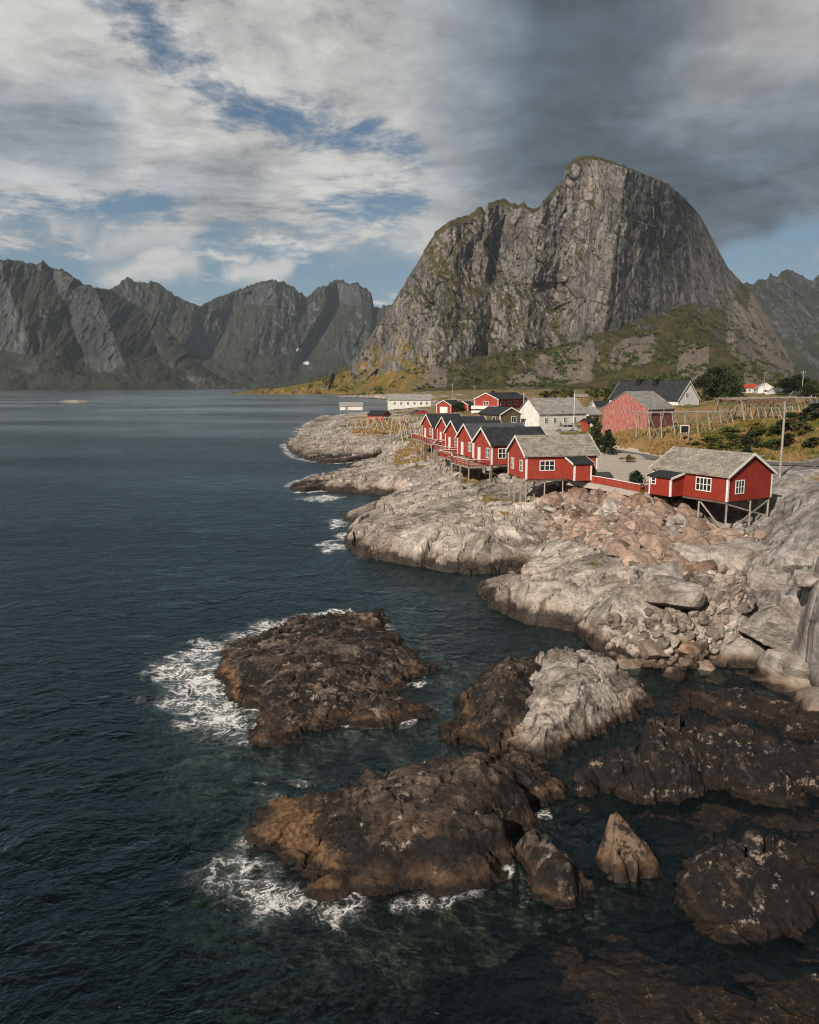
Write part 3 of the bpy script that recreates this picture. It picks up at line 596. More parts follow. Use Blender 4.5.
# ------------------------------------------------------------------ ground mesh
PADS = []      # (polygon, z): levelled plots under buildings, filled in before the ground is made
def build_ground():
    ys = [34.0]
    while ys[-1] < 1250: ys.append(ys[-1]*(1.0021 if ys[-1] < 120 else 1.0034 if ys[-1] < 210 else 1.012))
    ys = np.array(ys); us = np.concatenate([np.linspace(-0.26, -0.13, 90, endpoint=False), np.linspace(-0.13, 0.56, 900, endpoint=False), np.linspace(0.56, 1.0, 150)])
    U, Y = np.meshgrid(us, ys); X = U*Y
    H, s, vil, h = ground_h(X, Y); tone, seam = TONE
    for poly, z in PADS:
        x0, y0 = np.min(poly, 0)-3; x1, y1 = np.max(poly, 0)+3
        m = (X > x0) & (X < x1) & (Y > y0) & (Y < y1)
        if m.any():
            k = sstep(poly_sdf(X[m], Y[m], poly), -1.6, -0.1); H[m] = H[m]*(1-k)+z*k
    gn = fbm2(X/9, Y/9, 5, 0.55)
    gy = np.gradient(H, axis=0)/np.gradient(Y, axis=0)
    flatness = 1-sstep(np.abs(gy), 0.35, 1.0)
    grass = vil*0.85*sstep(s, 9, 16)+(gn-0.02)*1.7*sstep(H, 2.8, 4.2)*sstep(s, 3, 8)
    bank = sstep(h, 7.6, 8.4)*sstep(Y, 95, 112)
    grass = np.maximum(grass, bank*(0.95-0.35*(rid2(X/11, Y/11, 3) > 1.05)))
    pen = (Y > 215)*sstep(h, 3.2, 4.6)*(0.42+gn*0.7); grass = np.maximum(grass, pen*(X < 20))
    cliff = (U > 0.44)*(Y < 100); grass = np.where(cliff, (gn-0.25)*0.9*sstep(H, 2.5, 5), grass)
    grass = grass*(0.6+0.4*flatness)
    yard = poly_sdf(X, Y, YARD); rd, _ = road_dist(X, Y)
    gravel = np.maximum(sstep(yard, -1.0, 0.5), 1-sstep(rd, 3.4, 4.4))
    vy = (1-sstep(np.hypot((X-28)/14, (Y-165)/22), 0.8, 1.1))
    gravel = np.maximum(gravel, vy*0.9)
    keep = (H > -6.5)
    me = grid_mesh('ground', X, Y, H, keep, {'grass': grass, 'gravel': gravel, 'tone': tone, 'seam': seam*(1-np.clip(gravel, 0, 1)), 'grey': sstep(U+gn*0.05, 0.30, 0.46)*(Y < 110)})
    o = link('ground', me, M['shore']); tag(o, kind='structure'); return o
def ground_at(x, y):
    H, *_ = ground_h(np.array([x]), np.array([y])); return float(H[0])

# ------------------------------------------------------------------ mountains
def mountain(name, sky, feet, dist, ncol, nrow, mat, seed, amp, jitter, back=500, gold=None, snow=(), taluspx=None, shape=(), vscale=1.0, ampx=((0, 1.0),), lean=0.0):
    """sky: ridge line read from the photo; feet/base lines and depths give each column a slope, a wall and a far side"""
    sk = np.array(sky, float); px = np.linspace(sk[0, 0], sk[-1, 0], ncol); ysk = np.interp(px, sk[:, 0], sk[:, 1])
    fd = np.array(dist, float)     # px, foot depth, wall-foot depth, wall-top depth, crest depth, wall-foot y(px)
    Df, Db, Dt, Dc, yb = [np.interp(px, fd[:, 0], fd[:, i]) for i in range(1, 6)]
    def elev(p, y, D):
        cy = (512-y)/FPX; return CAM_H+D*(-SP+cy*CP)/(CP+cy*SP)
    def uu(p, y):
        cy = (512-y)/FPX; return (p-409.5)/FPX/(CP+cy*SP)
    zc = elev(px, ysk, Dc); zb = elev(px, np.maximum(yb, ysk+2), Db); zb = np.minimum(zb, zc*0.8)
    zf = np.interp(px, [f[0] for f in feet], [f[1] for f in feet])
    zt = zb+(zc-zb)*0.90
    u = uu(px, ysk)
    n0, n1, n2, n3 = int(nrow*0.22), int(nrow*0.50), int(nrow*0.13), nrow-int(nrow*0.22)-int(nrow*0.50)-int(nrow*0.13)
    rows = []
    def lerp(a, b, t): return a+(b-a)*t
    for t in np.linspace(0, 1, n0, endpoint=False): rows.append((lerp(Df, Db, t), lerp(zf, zb, t**1.25), 0*px+t*0.5))
    for t in np.linspace(0, 1, n1, endpoint=False): rows.append((lerp(Db, Dt, t), lerp(zb, zt, t), 0*px+0.5+t*0.35))
    for t in np.linspace(0, 1, n2, endpoint=False):
        rows.append((lerp(Dt, Dc, t), lerp(zt, zc, math.sin(t*math.pi/2)), 0*px+0.85+t*0.15))
    for t in np.linspace(0, 1, n3): rows.append((Dc+back*t, lerp(zc, zc*0.15-30, t*t*0.6+t*0.4), 0*px+1+t))
    D = np.array([r[0] for r in rows]); Z = np.array([r[1] for r in rows]); T = np.array([r[2] for r in rows])
    PXm = np.broadcast_to(px, D.shape); Xr = u*D
    wall = sstep(T, 0.35, 0.55)*(1-sstep(T, 1.2, 2.0)); slope = 1-wall
    off = np.interp(PXm-(np.clip(Z, 0, 420)/420-0.5)*lean, [s_[0] for s_ in shape], [s_[1] for s_ in shape]) if len(shape) else 0*px
    sw = fbm2(Xr/160+seed, Z/120, 3)*(14 if vscale < 1.5 else 9)
    D2 = D+off*sstep(T, 0.15, 0.5)*(1-sstep(T, 1.3, 2))
    k = vscale
    xs = Xr+sw
    g1 = rid2(xs/(95*k)+seed, Z/(420*k)+seed*0.3, 3, 0.5); g2 = fbm2(xs/(24*k), Z/(95*k)+seed, 5, 0.55); g3 = fbm2(xs/(7*k)+seed, Z/(16*k), 4, 0.55)
    dg = rid2((xs+Z*0.7)/(60*k), (Z-xs*0.5)/(160*k)+seed, 3, 0.5)
    s1, s2, sid = worley2(xs/(48*k)+seed, Z/(120*k)); slab = ((sid & 15)/15.0-0.5)
    brd = fbm2(xs/(210*k)+seed*3, Z/(260*k), 3, 0.5)
    fa, _f, _e = facet2(xs/(75*k)+seed, Z/(135*k), 5, 0.9 if vscale < 1.5 else 0.6, 0.5 if vscale < 1.5 else 0.3); fb_, _f, _e = facet2(xs/(24*k)+seed, Z/(44*k), 8, 0.5, 0.3)
    disp = amp*(brd*0.8+fa*0.75+fb_*0.42+(1-g1)*0.30+g2*0.36+g3*0.12-dg*0.12)
    D2 = D2+wall*disp*np.interp(px, [a_[0] for a_ in ampx], [a_[1] for a_ in ampx])
    lowp = fbm2(Xr/(55*k)+seed*2, D/(70*k), 5, 0.55)
    Z2 = Z+slope*(T < 1)*lowp*amp*0.42*sstep(T, 0.02, 0.2)
    gul = rid2(Xr/(70*k)+seed+5, D/(300*k), 3); Z2 = Z2-slope*(T < 0.6)*np.maximum(gul-0.9, 0)*amp*0.3*sstep(T, 0.02, 0.2)
    Z2 = Z2+jitter*(fbm2(px/6.0+seed, px*0, 5, 0.65)+0.8*(rid2(px/9.0+seed, px*0+3, 4, 0.55)-1.0))*sstep(T, 0.8, 1.0)*(1-sstep(T, 1.05, 1.5))
    Z2 = np.where(T > 0.15, CAM_H+(Z2-CAM_H)*(D2/D), Z2)
    X2 = u*D2
    talus = np.zeros(D.shape); gold_a = np.zeros(D.shape); snow_a = np.zeros(D.shape)
    for (c, w, t0, t1) in (taluspx or ()): talus = np.maximum(talus, (1-sstep(np.abs(PXm-c)/w, 0.5, 1.0))*sstep(T, t0-0.06, t0)*(1-sstep(T, t1, t1+0.1)))
    if gold: gold_a = np.interp(PXm, [g_[0] for g_ in gold], [g_[1] for g_ in gold])*(1-sstep(T, 0.6, 0.95))
    for (c, yv, w, hh) in snow:
        cy = (Z2-CAM_H)/D2; pyv = 512-FPX*np.tan(np.arctan(cy)+PITCH)
        snow_a = np.maximum(snow_a, (1-sstep(np.hypot((PXm-c)/w, (pyv-yv)/hh), 0.6, 1.1))*(T < 1))
    me = grid_mesh(name, X2, D2, Z2, None, {'talus': talus, 'gold': gold_a, 'snow': snow_a})
    o = link(name, me, mat); tag(o, kind='structure')
    return o, (X2, D2, Z2, T, PXm)
MAIN_SKY = [(228, 394), (245, 391), (262, 388), (285, 386), (305, 382), (330, 375), (352, 362), (365, 345), (380, 322), (395, 300), (404, 285), (415, 268), (428, 245), (436, 232), (448, 224), (456, 219), (470, 217), (477, 211), (481, 209), (485, 213), (489, 206), (497, 203), (505, 202), (513, 206), (518, 208), (524, 205), (529, 210), (533, 213), (541, 208), (543, 203), (552, 195), (562, 184), (566, 170), (573, 163), (583, 160), (600, 163), (625, 172), (650, 183), (668, 190), (685, 205), (700, 222), (710, 240), (720, 258), (728, 272), (738, 282), (748, 292), (756, 302), (768, 322), (782, 346), (795, 366), (805, 378), (830, 386), (880, 392), (960, 394)]
MAIN_DIST = [(228, 1500, 1510, 1520, 1540, 394), (262, 1450, 1480, 1500, 1530, 391), (300, 1420, 1480, 1530, 1570, 388), (352, 1380, 1460, 1540, 1580, 384), (385, 1290, 1400, 1500, 1560, 374), (420, 1200, 1340, 1470, 1550, 366), (470, 1120, 1310, 1440, 1540, 358), (520, 1050, 1300, 1420, 1540, 350), (560, 1020, 1300, 1400, 1520, 348), (600, 980, 1280, 1380, 1520, 335), (650, 940, 1270, 1380, 1530, 318), (700, 900, 1260, 1400, 1540, 300), (740, 860, 1200, 1400, 1520, 320), (790, 820, 1100, 1250, 1400, 382), (880, 800, 1000, 1150, 1300, 396), (960, 800, 1000, 1150, 1300, 396)]
MAIN_SHAPE = [(228, 0), (400, 20), (432, 0), (446, -35), (478, 10), (498, 60), (520, 40), (535, 10), (556, 50), (575, 50), (590, 20), (606, -38), (617, -50), (628, -20), (650, 55), (700, 270), (740, 420), (800, 430), (960, 200)]
LEFT_SKY = [(-140, 285), (-60, 268), (0, 262), (10, 262), (25, 265), (36, 267), (42, 263), (47, 266), (52, 271), (62, 272), (70, 276), (82, 285), (100, 290), (112, 292), (125, 300), (140, 308), (160, 322), (180, 345), (200, 366), (225, 380), (250, 386)]
BACK_SKY = [(60, 300), (100, 292), (115, 289), (123, 282), (127, 278), (131, 280), (136, 284), (158, 284), (165, 290), (172, 295), (185, 302), (200, 308), (210, 303), (222, 297), (245, 289), (262, 283), (274, 281), (285, 284), (294, 288), (298, 292), (307, 299), (315, 291), (325, 287), (337, 281), (350, 285), (355, 283), (363, 288), (371, 293), (374, 309), (382, 308), (388, 306), (395, 311), (410, 318), (430, 325), (470, 335)]
RIGHT_SKY = [(690, 300), (720, 290), (745, 285), (752, 287), (760, 281), (766, 283), (770, 277), (776, 280), (782, 274), (788, 272), (796, 275), (803, 279), (812, 284), (816, 279), (822, 276), (840, 268), (870, 280), (920, 260), (980, 290)]
def build_mountains():
    o, main = mountain('mountain', MAIN_SKY, [(228, -6), (380, -4), (400, 2), (430, 8), (560, 12), (700, 9), (800, 8), (960, 6)], MAIN_DIST, 980, 440, M['mount'], 3.7, 30, 3.0, 420,
        gold=[(228, 1.0), (380, 0.85), (440, 0.35), (560, 0.3), (680, 0.35), (760, 0.2), (960, 0.2)],
        taluspx=[(425, 34, 0.12, 0.40), (570, 42, 0.10, 0.40), (525, 22, 0.05, 0.2), (640, 30, 0.22, 0.33), (742, 16, 0.25, 0.60), (772, 30, 0.08, 0.85), (700, 20, 0.10, 0.26)], shape=MAIN_SHAPE, lean=26, ampx=((560, 1.0), (630, 0.6), (700, 0.5)))
    mountain('mountain_range', LEFT_SKY, [(-140, -10), (250, -10)], [(-140, 2500, 2900, 3200, 3500, 352), (0, 2500, 2900, 3180, 3480, 350), (60, 2500, 2880, 3150, 3450, 358), (120, 2550, 2950, 3250, 3500, 352), (250, 2750, 2850, 3000, 3200, 385)], 520, 260, M['range'], 9.1, 74, 9, 900, vscale=2.9,
        shape=[(-140, 0), (-40, 90), (20, -60), (70, 120), (110, -80), (150, 60), (190, -60), (250, 0)], lean=-35)
    mountain('mountain_range', BACK_SKY, [(60, -10), (470, -10)], [(60, 3600, 3950, 4250, 4600, 360), (200, 3600, 4000, 4300, 4650, 358), (300, 3600, 4050, 4350, 4650, 354), (470, 3600, 3950, 4250, 4550, 358)], 620, 260, M['range'], 21.3, 80, 11, 1200, vscale=3.0,
        snow=[(298, 350, 4, 2.2), (305, 363, 5, 1.7)], shape=[(60, 0), (180, 40), (215, 220), (250, -40), (300, 120), (312, 320), (335, 0), (372, 0), (376, 300), (470, 200)], lean=50)
    mountain('mountain_range', RIGHT_SKY, [(690, 0), (980, 0)], [(690, 2700, 3100, 3500, 3800, 345), (800, 2700, 3100, 3500, 3800, 335), (980, 2700, 3100, 3500, 3800, 340)], 300, 220, M['range_bare'], 33.9, 70, 9, 900, vscale=2.6, lean=30)
    return main
# ------------------------------------------------------------------ sea rocks
SEA_ROCKS = []
def sea_rock(label, outline, inner, mat, ang=0.4, step=0.055, amp=0.62, skirt=0.55, sp=0.9, block=0.65, warp=0.95, shelf=0.0, shw=2.8, och=(-90, -89), name='sea_rock', cat='rock', tilt=0.0):
    pts = [P(*q) for q in outline]; poly = [p[:2] for p in pts]
    rb = RBF(pts+[P(*q) for q in inner], 0.01, 3.0)
    a = np.array(poly); mg = 9.0 if shelf else 5.5; x0, y0 = a.min(0)-mg; x1, y1 = a.max(0)+mg
    X, Y = np.meshgrid(np.arange(x0, x1, step), np.arange(y0, y1, step))
    wx = fbm2(X*0.4+7, Y*0.4, 5, 0.6)*warp; wy = fbm2(X*0.4, Y*0.4+21, 5, 0.6)*warp
    s = poly_sdf(X+wx, Y+wy, poly); h = rb(X, Y)
    H = np.where(s >= 0, h+0.18*(1-np.exp(-s/0.5))-0.1, np.minimum(h, np.maximum(h*np.exp(s/1.2), 0.0))-0.1+skirt*s*(1+0.25*np.abs(s)))
    if shelf: H = np.where(s >= 0, H, np.minimum(h, np.maximum(h*np.exp(s/1.2), 0.0))-0.1-shelf*(1-np.exp(s/1.8))+np.minimum(0, (s+shw)*0.9))
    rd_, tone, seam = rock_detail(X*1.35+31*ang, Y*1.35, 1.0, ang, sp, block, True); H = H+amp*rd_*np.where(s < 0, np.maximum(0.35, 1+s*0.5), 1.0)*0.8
    c = np.array(poly).mean(0)
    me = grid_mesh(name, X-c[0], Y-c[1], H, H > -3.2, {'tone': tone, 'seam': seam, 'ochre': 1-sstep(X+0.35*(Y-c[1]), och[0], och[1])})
    o = link(name, me, mat); o.location = (c[0], c[1], 0); tag(o, label, cat)
    SEA_ROCKS.append((poly, o)); return o
def build_sea_rocks():
    sea_rock('low brown weedy reef with white surf breaking along its seaward side',
        [(222, 660, 0.00), (232, 640, 0.58), (262, 632, 0.86), (300, 618, 1.08), (345, 612, 0.86), (378, 613, 0.58), (385, 628, 0.29), (402, 645, 0.36), (424, 658, 0.32), (456, 662, 0.22), (424, 678, 0.04), (398, 688, 0.00), (420, 703, 0.14), (440, 710, 0.14), (400, 720, 0.07), (350, 724, 0.11), (300, 736, 0.00), (264, 748, 0.00), (244, 742, 0.00), (246, 725, 0.00), (258, 712, 0.00), (222, 690, 0.07), (218, 675, 0.07)],
        [(250, 660, 1.08), (300, 645, 1.44), (345, 650, 1.44), (380, 655, 1.01), (300, 680, 1.08), (350, 690, 0.79), (270, 690, 0.72), (330, 712, 0.50), (290, 720, 0.50), (262, 738, 0.36), (385, 705, 0.36), (395, 672, 0.58), (420, 708, 0.29), (425, 668, 0.36)], M['reef'], 0.25, shelf=1.15, och=(-12.0, -10.0))
    sea_rock('long rust brown rock ridge sloping into white foam at its low end',
        [(262, 815, 0.07), (290, 795, 0.58), (330, 785, 0.86), (380, 776, 1.30), (420, 766, 1.44), (470, 757, 1.66), (515, 757, 1.44), (546, 764, 1.08), (549, 790, 0.36), (530, 815, 0.00), (515, 838, 0.00), (500, 868, 0.00), (480, 892, 0.00), (440, 903, 0.00), (405, 896, 0.00), (362, 898, 0.00), (325, 900, 0.00), (292, 882, 0.00), (266, 858, 0.00), (256, 836, 0.00)],
        [(300, 830, 0.72), (350, 820, 1.30), (400, 805, 1.73), (450, 790, 2.02), (500, 780, 2.02), (500, 820, 1.44), (450, 840, 1.22), (400, 860, 0.72), (350, 862, 0.58), (305, 862, 0.36), (330, 884, 0.22), (430, 878, 0.36), (525, 790, 1.30), (480, 860, 0.43)], M['reef_rust'], 0.15, shelf=1.2, shw=1.5, och=(-5.6, -2.2))
    sea_rock('pale grey cracked rock dome with a brown tide line below it',
        [(500, 752, 0.07), (508, 715, 0.55), (528, 690, 1.18), (545, 662, 1.85), (556, 647, 2.15), (575, 643, 2.22), (600, 652, 2.07), (625, 667, 1.55), (645, 682, 0.89), (653, 695, 0.15), (640, 712, 0.00), (612, 730, 0.00), (585, 742, 0.00), (556, 760, 0.00), (530, 757, 0.00)],
        [(560, 668, 2.29), (590, 680, 2.07), (545, 690, 2.00), (590, 705, 1.33), (620, 690, 1.26), (560, 725, 0.89), (535, 720, 0.96), (530, 740, 0.52)], M['pale'], 0.9, amp=0.5, skirt=0.8)
    sea_rock('brown weedy rock block leaning against the pale dome',
        [(444, 748, 0), (452, 720, .3), (468, 694, .7), (482, 666, 1.3), (500, 655, 1.7), (528, 655, 1.7), (545, 664, 1.4), (538, 700, .9), (525, 735, .3), (508, 756, 0), (478, 753, 0)],
        [(500, 675, 1.9), (520, 675, 1.8), (490, 700, 1.2), (515, 710, 1.2), (475, 722, .7), (500, 735, .6)], M['reef_rust'], 1.5, amp=0.7, skirt=0.8, block=0.8)
    sea_rock('low black weedy shelf just above the water below the loose stones of the shore',
        [(652, 706, 0), (672, 694, .2), (700, 686, .25), (745, 690, .3), (800, 702, .3), (850, 715, .2), (860, 745, 0), (800, 738, .1), (750, 726, .05), (705, 714, 0), (675, 714, 0)],
        [(700, 700, .35), (750, 706, .35), (800, 718, .35)], M['black_reef'], 1.0, amp=0.55, skirt=0.45, block=0.9)
    sea_rock('small dark rock awash between the rust brown ridge and the dark shelf',
        [(566, 790, 0), (572, 774, .5), (584, 768, .6), (600, 774, .4), (603, 788, 0), (585, 797, 0)], [(585, 781, .7)], M['black_reef'], .4, amp=0.4, skirt=0.7)
    sea_rock('small weathered rock with pale barnacled crest beside the rust brown ridge',
        [(513, 845, .2), (525, 834, 1.0), (545, 838, 1.2), (570, 846, 1.1), (590, 852, .8), (597, 875, 0), (592, 895, 0), (570, 908, 0), (550, 906, 0), (530, 885, 0), (518, 865, 0)],
        [(545, 858, 1.4), (570, 865, 1.2), (560, 882, .8), (540, 870, 1.0), (580, 885, .4)], M['reef'], 0.7, amp=0.4, skirt=1.0)
    sea_rock('smooth pointed brown boulder standing alone in the dark cove',
        [(597, 853, .1), (604, 832, 1.2), (610, 812, 2.1), (616, 808, 2.2), (628, 820, 1.8), (648, 842, 1.0), (664, 868, .1), (662, 877, 0), (640, 881, 0), (612, 874, 0)],
        [(616, 826, 2.1), (625, 845, 1.4), (638, 858, .9), (614, 850, 1.2), (630, 870, .4)], M['brown_rock'], 1.2, amp=0.20, skirt=1.3, warp=0.2, name='boulder', cat='boulder')
    sea_rock('broad dark jointed rock shelf across the cove from the pale dome',
        [(604, 790, 0), (612, 765, .6), (635, 744, 1.0), (660, 726, 1.1), (690, 716, 1.1), (715, 719, 1.1), (745, 728, 1.4), (780, 738, 1.3), (830, 745, 1.3), (880, 760, 1.2), (900, 800, 0), (840, 800, 0), (812, 796, 0), (800, 806, 0), (770, 808, 0), (740, 800, 0), (715, 794, 0), (690, 798, 0), (660, 806, 0), (630, 805, 0)],
        [(650, 752, 1.5), (690, 738, 1.6), (730, 752, 1.3), (690, 765, 1.4), (640, 780, .9), (740, 780, .8), (780, 768, 1.1), (820, 770, 1.0)], M['black_reef'], 1.9, amp=0.85, skirt=0.9, block=0.9)
    sea_rock('black sloping rock with white barnacle crust in the darkest corner of the cove',
        [(668, 885, .2), (690, 862, .7), (720, 846, .9), (750, 834, .9), (790, 824, .8), (840, 830, 1.0), (870, 880, 0), (830, 905, 0), (815, 925, 0), (790, 940, 0), (765, 935, 0), (745, 955, 0), (720, 960, 0), (700, 945, 0), (680, 925, 0), (668, 905, 0)],
        [(715, 872, 1.2), (760, 862, 1.1), (800, 872, .9), (740, 910, .6), (790, 905, .6), (700, 905, .5)], M['black_reef'], 2.3, amp=1.05, skirt=0.9, block=0.9)
    sea_rock('black weed covered shelf barely awash in the near corner of the cove',
        [(500, 985, -.25), (540, 950, -.15), (600, 925, -.1), (660, 935, -.05), (700, 965, 0), (760, 955, 0), (830, 930, .1), (930, 960, 0), (930, 1080, -.2), (800, 1120, -.2), (640, 1130, -.3), (520, 1080, -.3)],
        [(600, 965, .0), (680, 990, .02), (760, 985, .1), (640, 1020, -.1), (740, 1040, .0), (560, 1000, -.15), (820, 980, .15)], M['awash'], 2.8, amp=0.42, skirt=0.4, block=0.9)
    sea_rock('black weedy ledge awash between the dark shelf and the pointed boulder',
        [(556, 818, -.1), (585, 806, 0), (640, 812, .05), (700, 812, .1), (760, 816, .1), (830, 806, .1), (880, 815, 0), (800, 832, 0), (740, 838, 0), (690, 850, -.05), (672, 836, -.1), (640, 828, -.1), (600, 830, -.15)],
        [(650, 818, .05), (720, 824, .12), (780, 822, .1)], M['awash'], 0.6, amp=0.36, skirt=0.5, block=0.9)
    for lab, pts, inn in (('flat pale skerry far out on the open fjord', [(58, 402, 0), (66, 400.5, 1.5), (78, 399.6, 2.4), (90, 400.6, 2.0), (96, 402.5, 0), (80, 403.5, 0), (66, 403.2, 0)], [(78, 401.6, 2)]),
                          ('tiny dark skerry beyond the flat pale one', [(16, 402.5, 0), (20, 402, .8), (24, 402.6, 0), (20, 403.3, 0)], [(20, 402.6, .8)])):
        p3 = [P(*q) for q in pts]; poly = [p[:2] for p in p3]; a = np.array(poly); x0, y0 = a.min(0)-8; x1, y1 = a.max(0)+8
        X, Y = np.meshgrid(np.linspace(x0, x1, 70), np.linspace(y0, y1, 70)); s = poly_sdf(X, Y, poly)
        H = np.where(s > 0, 2.8*(1-np.exp(-s/6)), s*0.4)+fbm2(X/6, Y/6, 4)*0.7
        o = link('skerry', grid_mesh('skerry', X, Y, H, H > -2), M['boulder']); tag(o, lab, 'skerry')
# ------------------------------------------------------------------ sea
def build_sea():
    ys = [12.0]
    while ys[-1] < 9000: ys.append(ys[-1]*(1.0065 if ys[-1] < 160 else 1.012 if ys[-1] < 600 else 1.05))
    ys = np.array(ys); us = np.linspace(-1.0, 1.0, 560); U, Y = np.meshgrid(us, ys); X = U*Y
    foam = np.zeros(X.shape)
    fx = X+fbm2(X/4, Y/4, 4)*1.2; fy = Y+fbm2(X/4+9, Y/4, 4)*1.2
    def patch(poly, amt, soft):
        pw = [P(x, y, 0)[:2] for x, y in poly]; s = poly_sdf(fx, fy, pw)
        return amt*sstep(s, -soft*0.35, soft)
    pats = [([(215, 640), (262, 618), (310, 612), (300, 628), (240, 645), (235, 680), (265, 700), (290, 715), (235, 745), (210, 745), (175, 725), (145, 705), (140, 680), (160, 655), (190, 640)], 1.0, 6.0),
            ([(262, 808), (285, 820), (262, 850), (300, 880), (340, 890), (355, 865), (400, 855), (402, 868), (365, 900), (340, 932), (300, 925), (250, 915), (205, 915), (190, 895), (205, 860), (235, 850), (240, 820)], 0.95, 4.2),
            ([(300, 612), (345, 606), (352, 613), (305, 620)], 0.8, 1.5), ([(395, 855), (402, 855), (400, 870), (385, 875)], 0.7, 0.8),
            ([(270, 782), (295, 780), (300, 790), (275, 796)], 0.8, 1.2),
            ([(322, 520), (345, 517), (352, 526), (336, 529)], 0.95, 2.5), ([(308, 545), (342, 538), (348, 552), (330, 554)], 1.0, 3.0), ([(285, 500), (320, 494), (350, 496), (330, 503)], 0.75, 4.0),
            ([(285, 482), (318, 472), (322, 477), (292, 487)], 0.7, 3.0), ([(278, 445), (287, 443), (300, 460), (288, 458)], 0.8, 3.0), ([(350, 462), (385, 459), (378, 465), (350, 468)], 0.5, 3.0), ([(540, 632), (590, 648), (575, 650)], 0.15, 1.0)]
    for p_ in pats: foam = np.maximum(foam, patch(*p_))
    cs = poly_sdf(X, Y, COAST); foam = np.maximum(foam, (1-sstep(np.abs(cs+0.3), 0.3, 1.4+Y*0.008))*0.62*sstep(Y, 75, 95)*sstep(fbm2(X/7, Y/7, 3), -0.25, 0.4))
    for poly, _ in SEA_ROCKS[:2]: foam = np.maximum(foam, (1-sstep(np.abs(poly_sdf(fx, fy, poly)+0.2), 0.1, 0.8))*0.40*sstep(fbm2(X/3, Y/3, 3), 0.0, 0.5)*(X < 6))
    Z = 0.10*fbm2(X/5.5, Y/3.6, 3)*(1-sstep(Y, 150, 300))
    me = grid_mesh('sea', X, Y, Z, None, {'foam': foam})
    o = link('sea', me, M['water']); tag(o, kind='structure')
    # seabed: a shelf round the reefs, falling away outside
    ys = [14.0]
    while ys[-1] < 130: ys.append(ys[-1]*1.008)
    X, Y = np.meshgrid(np.linspace(-0.6, 0.75, 420), np.array(ys)); X = X*Y
    d = np.full(X.shape, 1e9)
    for poly, _ in SEA_ROCKS: d = np.minimum(d, np.maximum(-poly_sdf(X, Y, poly), 0))
    sh = [P(x, y, 0)[:2] for x, y in [(260, 775), (230, 755), (290, 730), (380, 720), (395, 690), (440, 650), (400, 625), (430, 600), (500, 610), (560, 640), (640, 665), (900, 690), (1000, 1200), (560, 1100), (500, 940), (470, 800), (430, 755), (330, 772)]]
    s = poly_sdf(X, Y, sh)
    H = -7.0+2.6*sstep(s, -6, 2.0)+1.2*(1-sstep(d, 0, 3.5))
    H = H+fbm2(X*0.35, Y*0.35, 5, 0.55)*0.75+(0.5-worley2(X/1.6, Y/1.6)[0])*0.5*sstep(s, -4, 2)
    cv = [P(x, y, 0)[:2] for x, y in [(480, 930), (560, 900), (600, 800), (650, 700), (900, 680), (1000, 1200), (480, 1100)]]
    H = H+1.3*sstep(poly_sdf(X, Y, cv), -2.0, 1.5)
    H = np.minimum(H, -0.35)
    o = link('seabed', grid_mesh('seabed', X, Y, H), M['seabed']); tag(o, kind='structure')
    mb = MB(); mb.add([(-12000, -200, -12), (12000, -200, -12), (12000, 12000, -12), (-12000, 12000, -12)], [(0, 1, 2, 3)])
    o = mb.build('seabed', M['seabed']); tag(o, kind='structure')
# ------------------------------------------------------------------ building materials
def paint_mat(name, c, plank='v', fade=0.0, rough=0.75, spacing=0.16):
    m, nt, out = new_mat(name)
    tc = nt.node('ShaderNodeTexCoord').outputs['Object']; x, y, z = nt.sep(tc)
    n = nt.noise(tc, 0.9, 6, 0.65); f = nt.noise(nt.scale(tc, (4, 4, 0.5)), 2.2, 6, 0.7)
    col = nt.mix(nt.smooth(n, 0.35, 0.7), tuple(v*0.86 for v in c), tuple(min(1, v*1.1) for v in c))
    col = nt.mix(nt.smooth(f, 0.5, 0.75, 0.0, 0.35), col, tuple(v*0.62 for v in c))
    if fade: col = nt.mix(nt.mul(nt.smooth(f, 0.44, 0.60), fade), col, (0.46, 0.36, 0.33))
    k = z if plank == 'h' else nt.add(x, y)
    s = nt.math('FRACT', nt.math('DIVIDE', k, spacing)); gr = nt.smooth(nt.math('ABSOLUTE', nt.sub(s, 0.5)), 0.36, 0.5, 1.0, 0.0)
    dd = nt.smooth(gr, 0.0, 1.0, 0.72, 1.0); col = nt.mix(1.0, col, nt.comb(dd, dd, dd), 'MULTIPLY')
    bsdf(nt, out, col, rough, nt.bump(gr, 0.6, 0.02), 0.3); return m
def plain_mat(name, c, rough=0.7, var=0.2, sc=2.0, metal=0.0, spec=0.3):
    m, nt, out = new_mat(name)
    tc = nt.node('ShaderNodeTexCoord').outputs['Object']; n = nt.noise(tc, sc, 7, 0.65)
    col = nt.mix(nt.smooth(n, 0.3, 0.7), tuple(v*(1-var) for v in c), tuple(min(1, v*(1+var)) for v in c))
    bsdf(nt, out, col, rough, nt.bump(n, 0.25, 0.03), spec, metal); return m
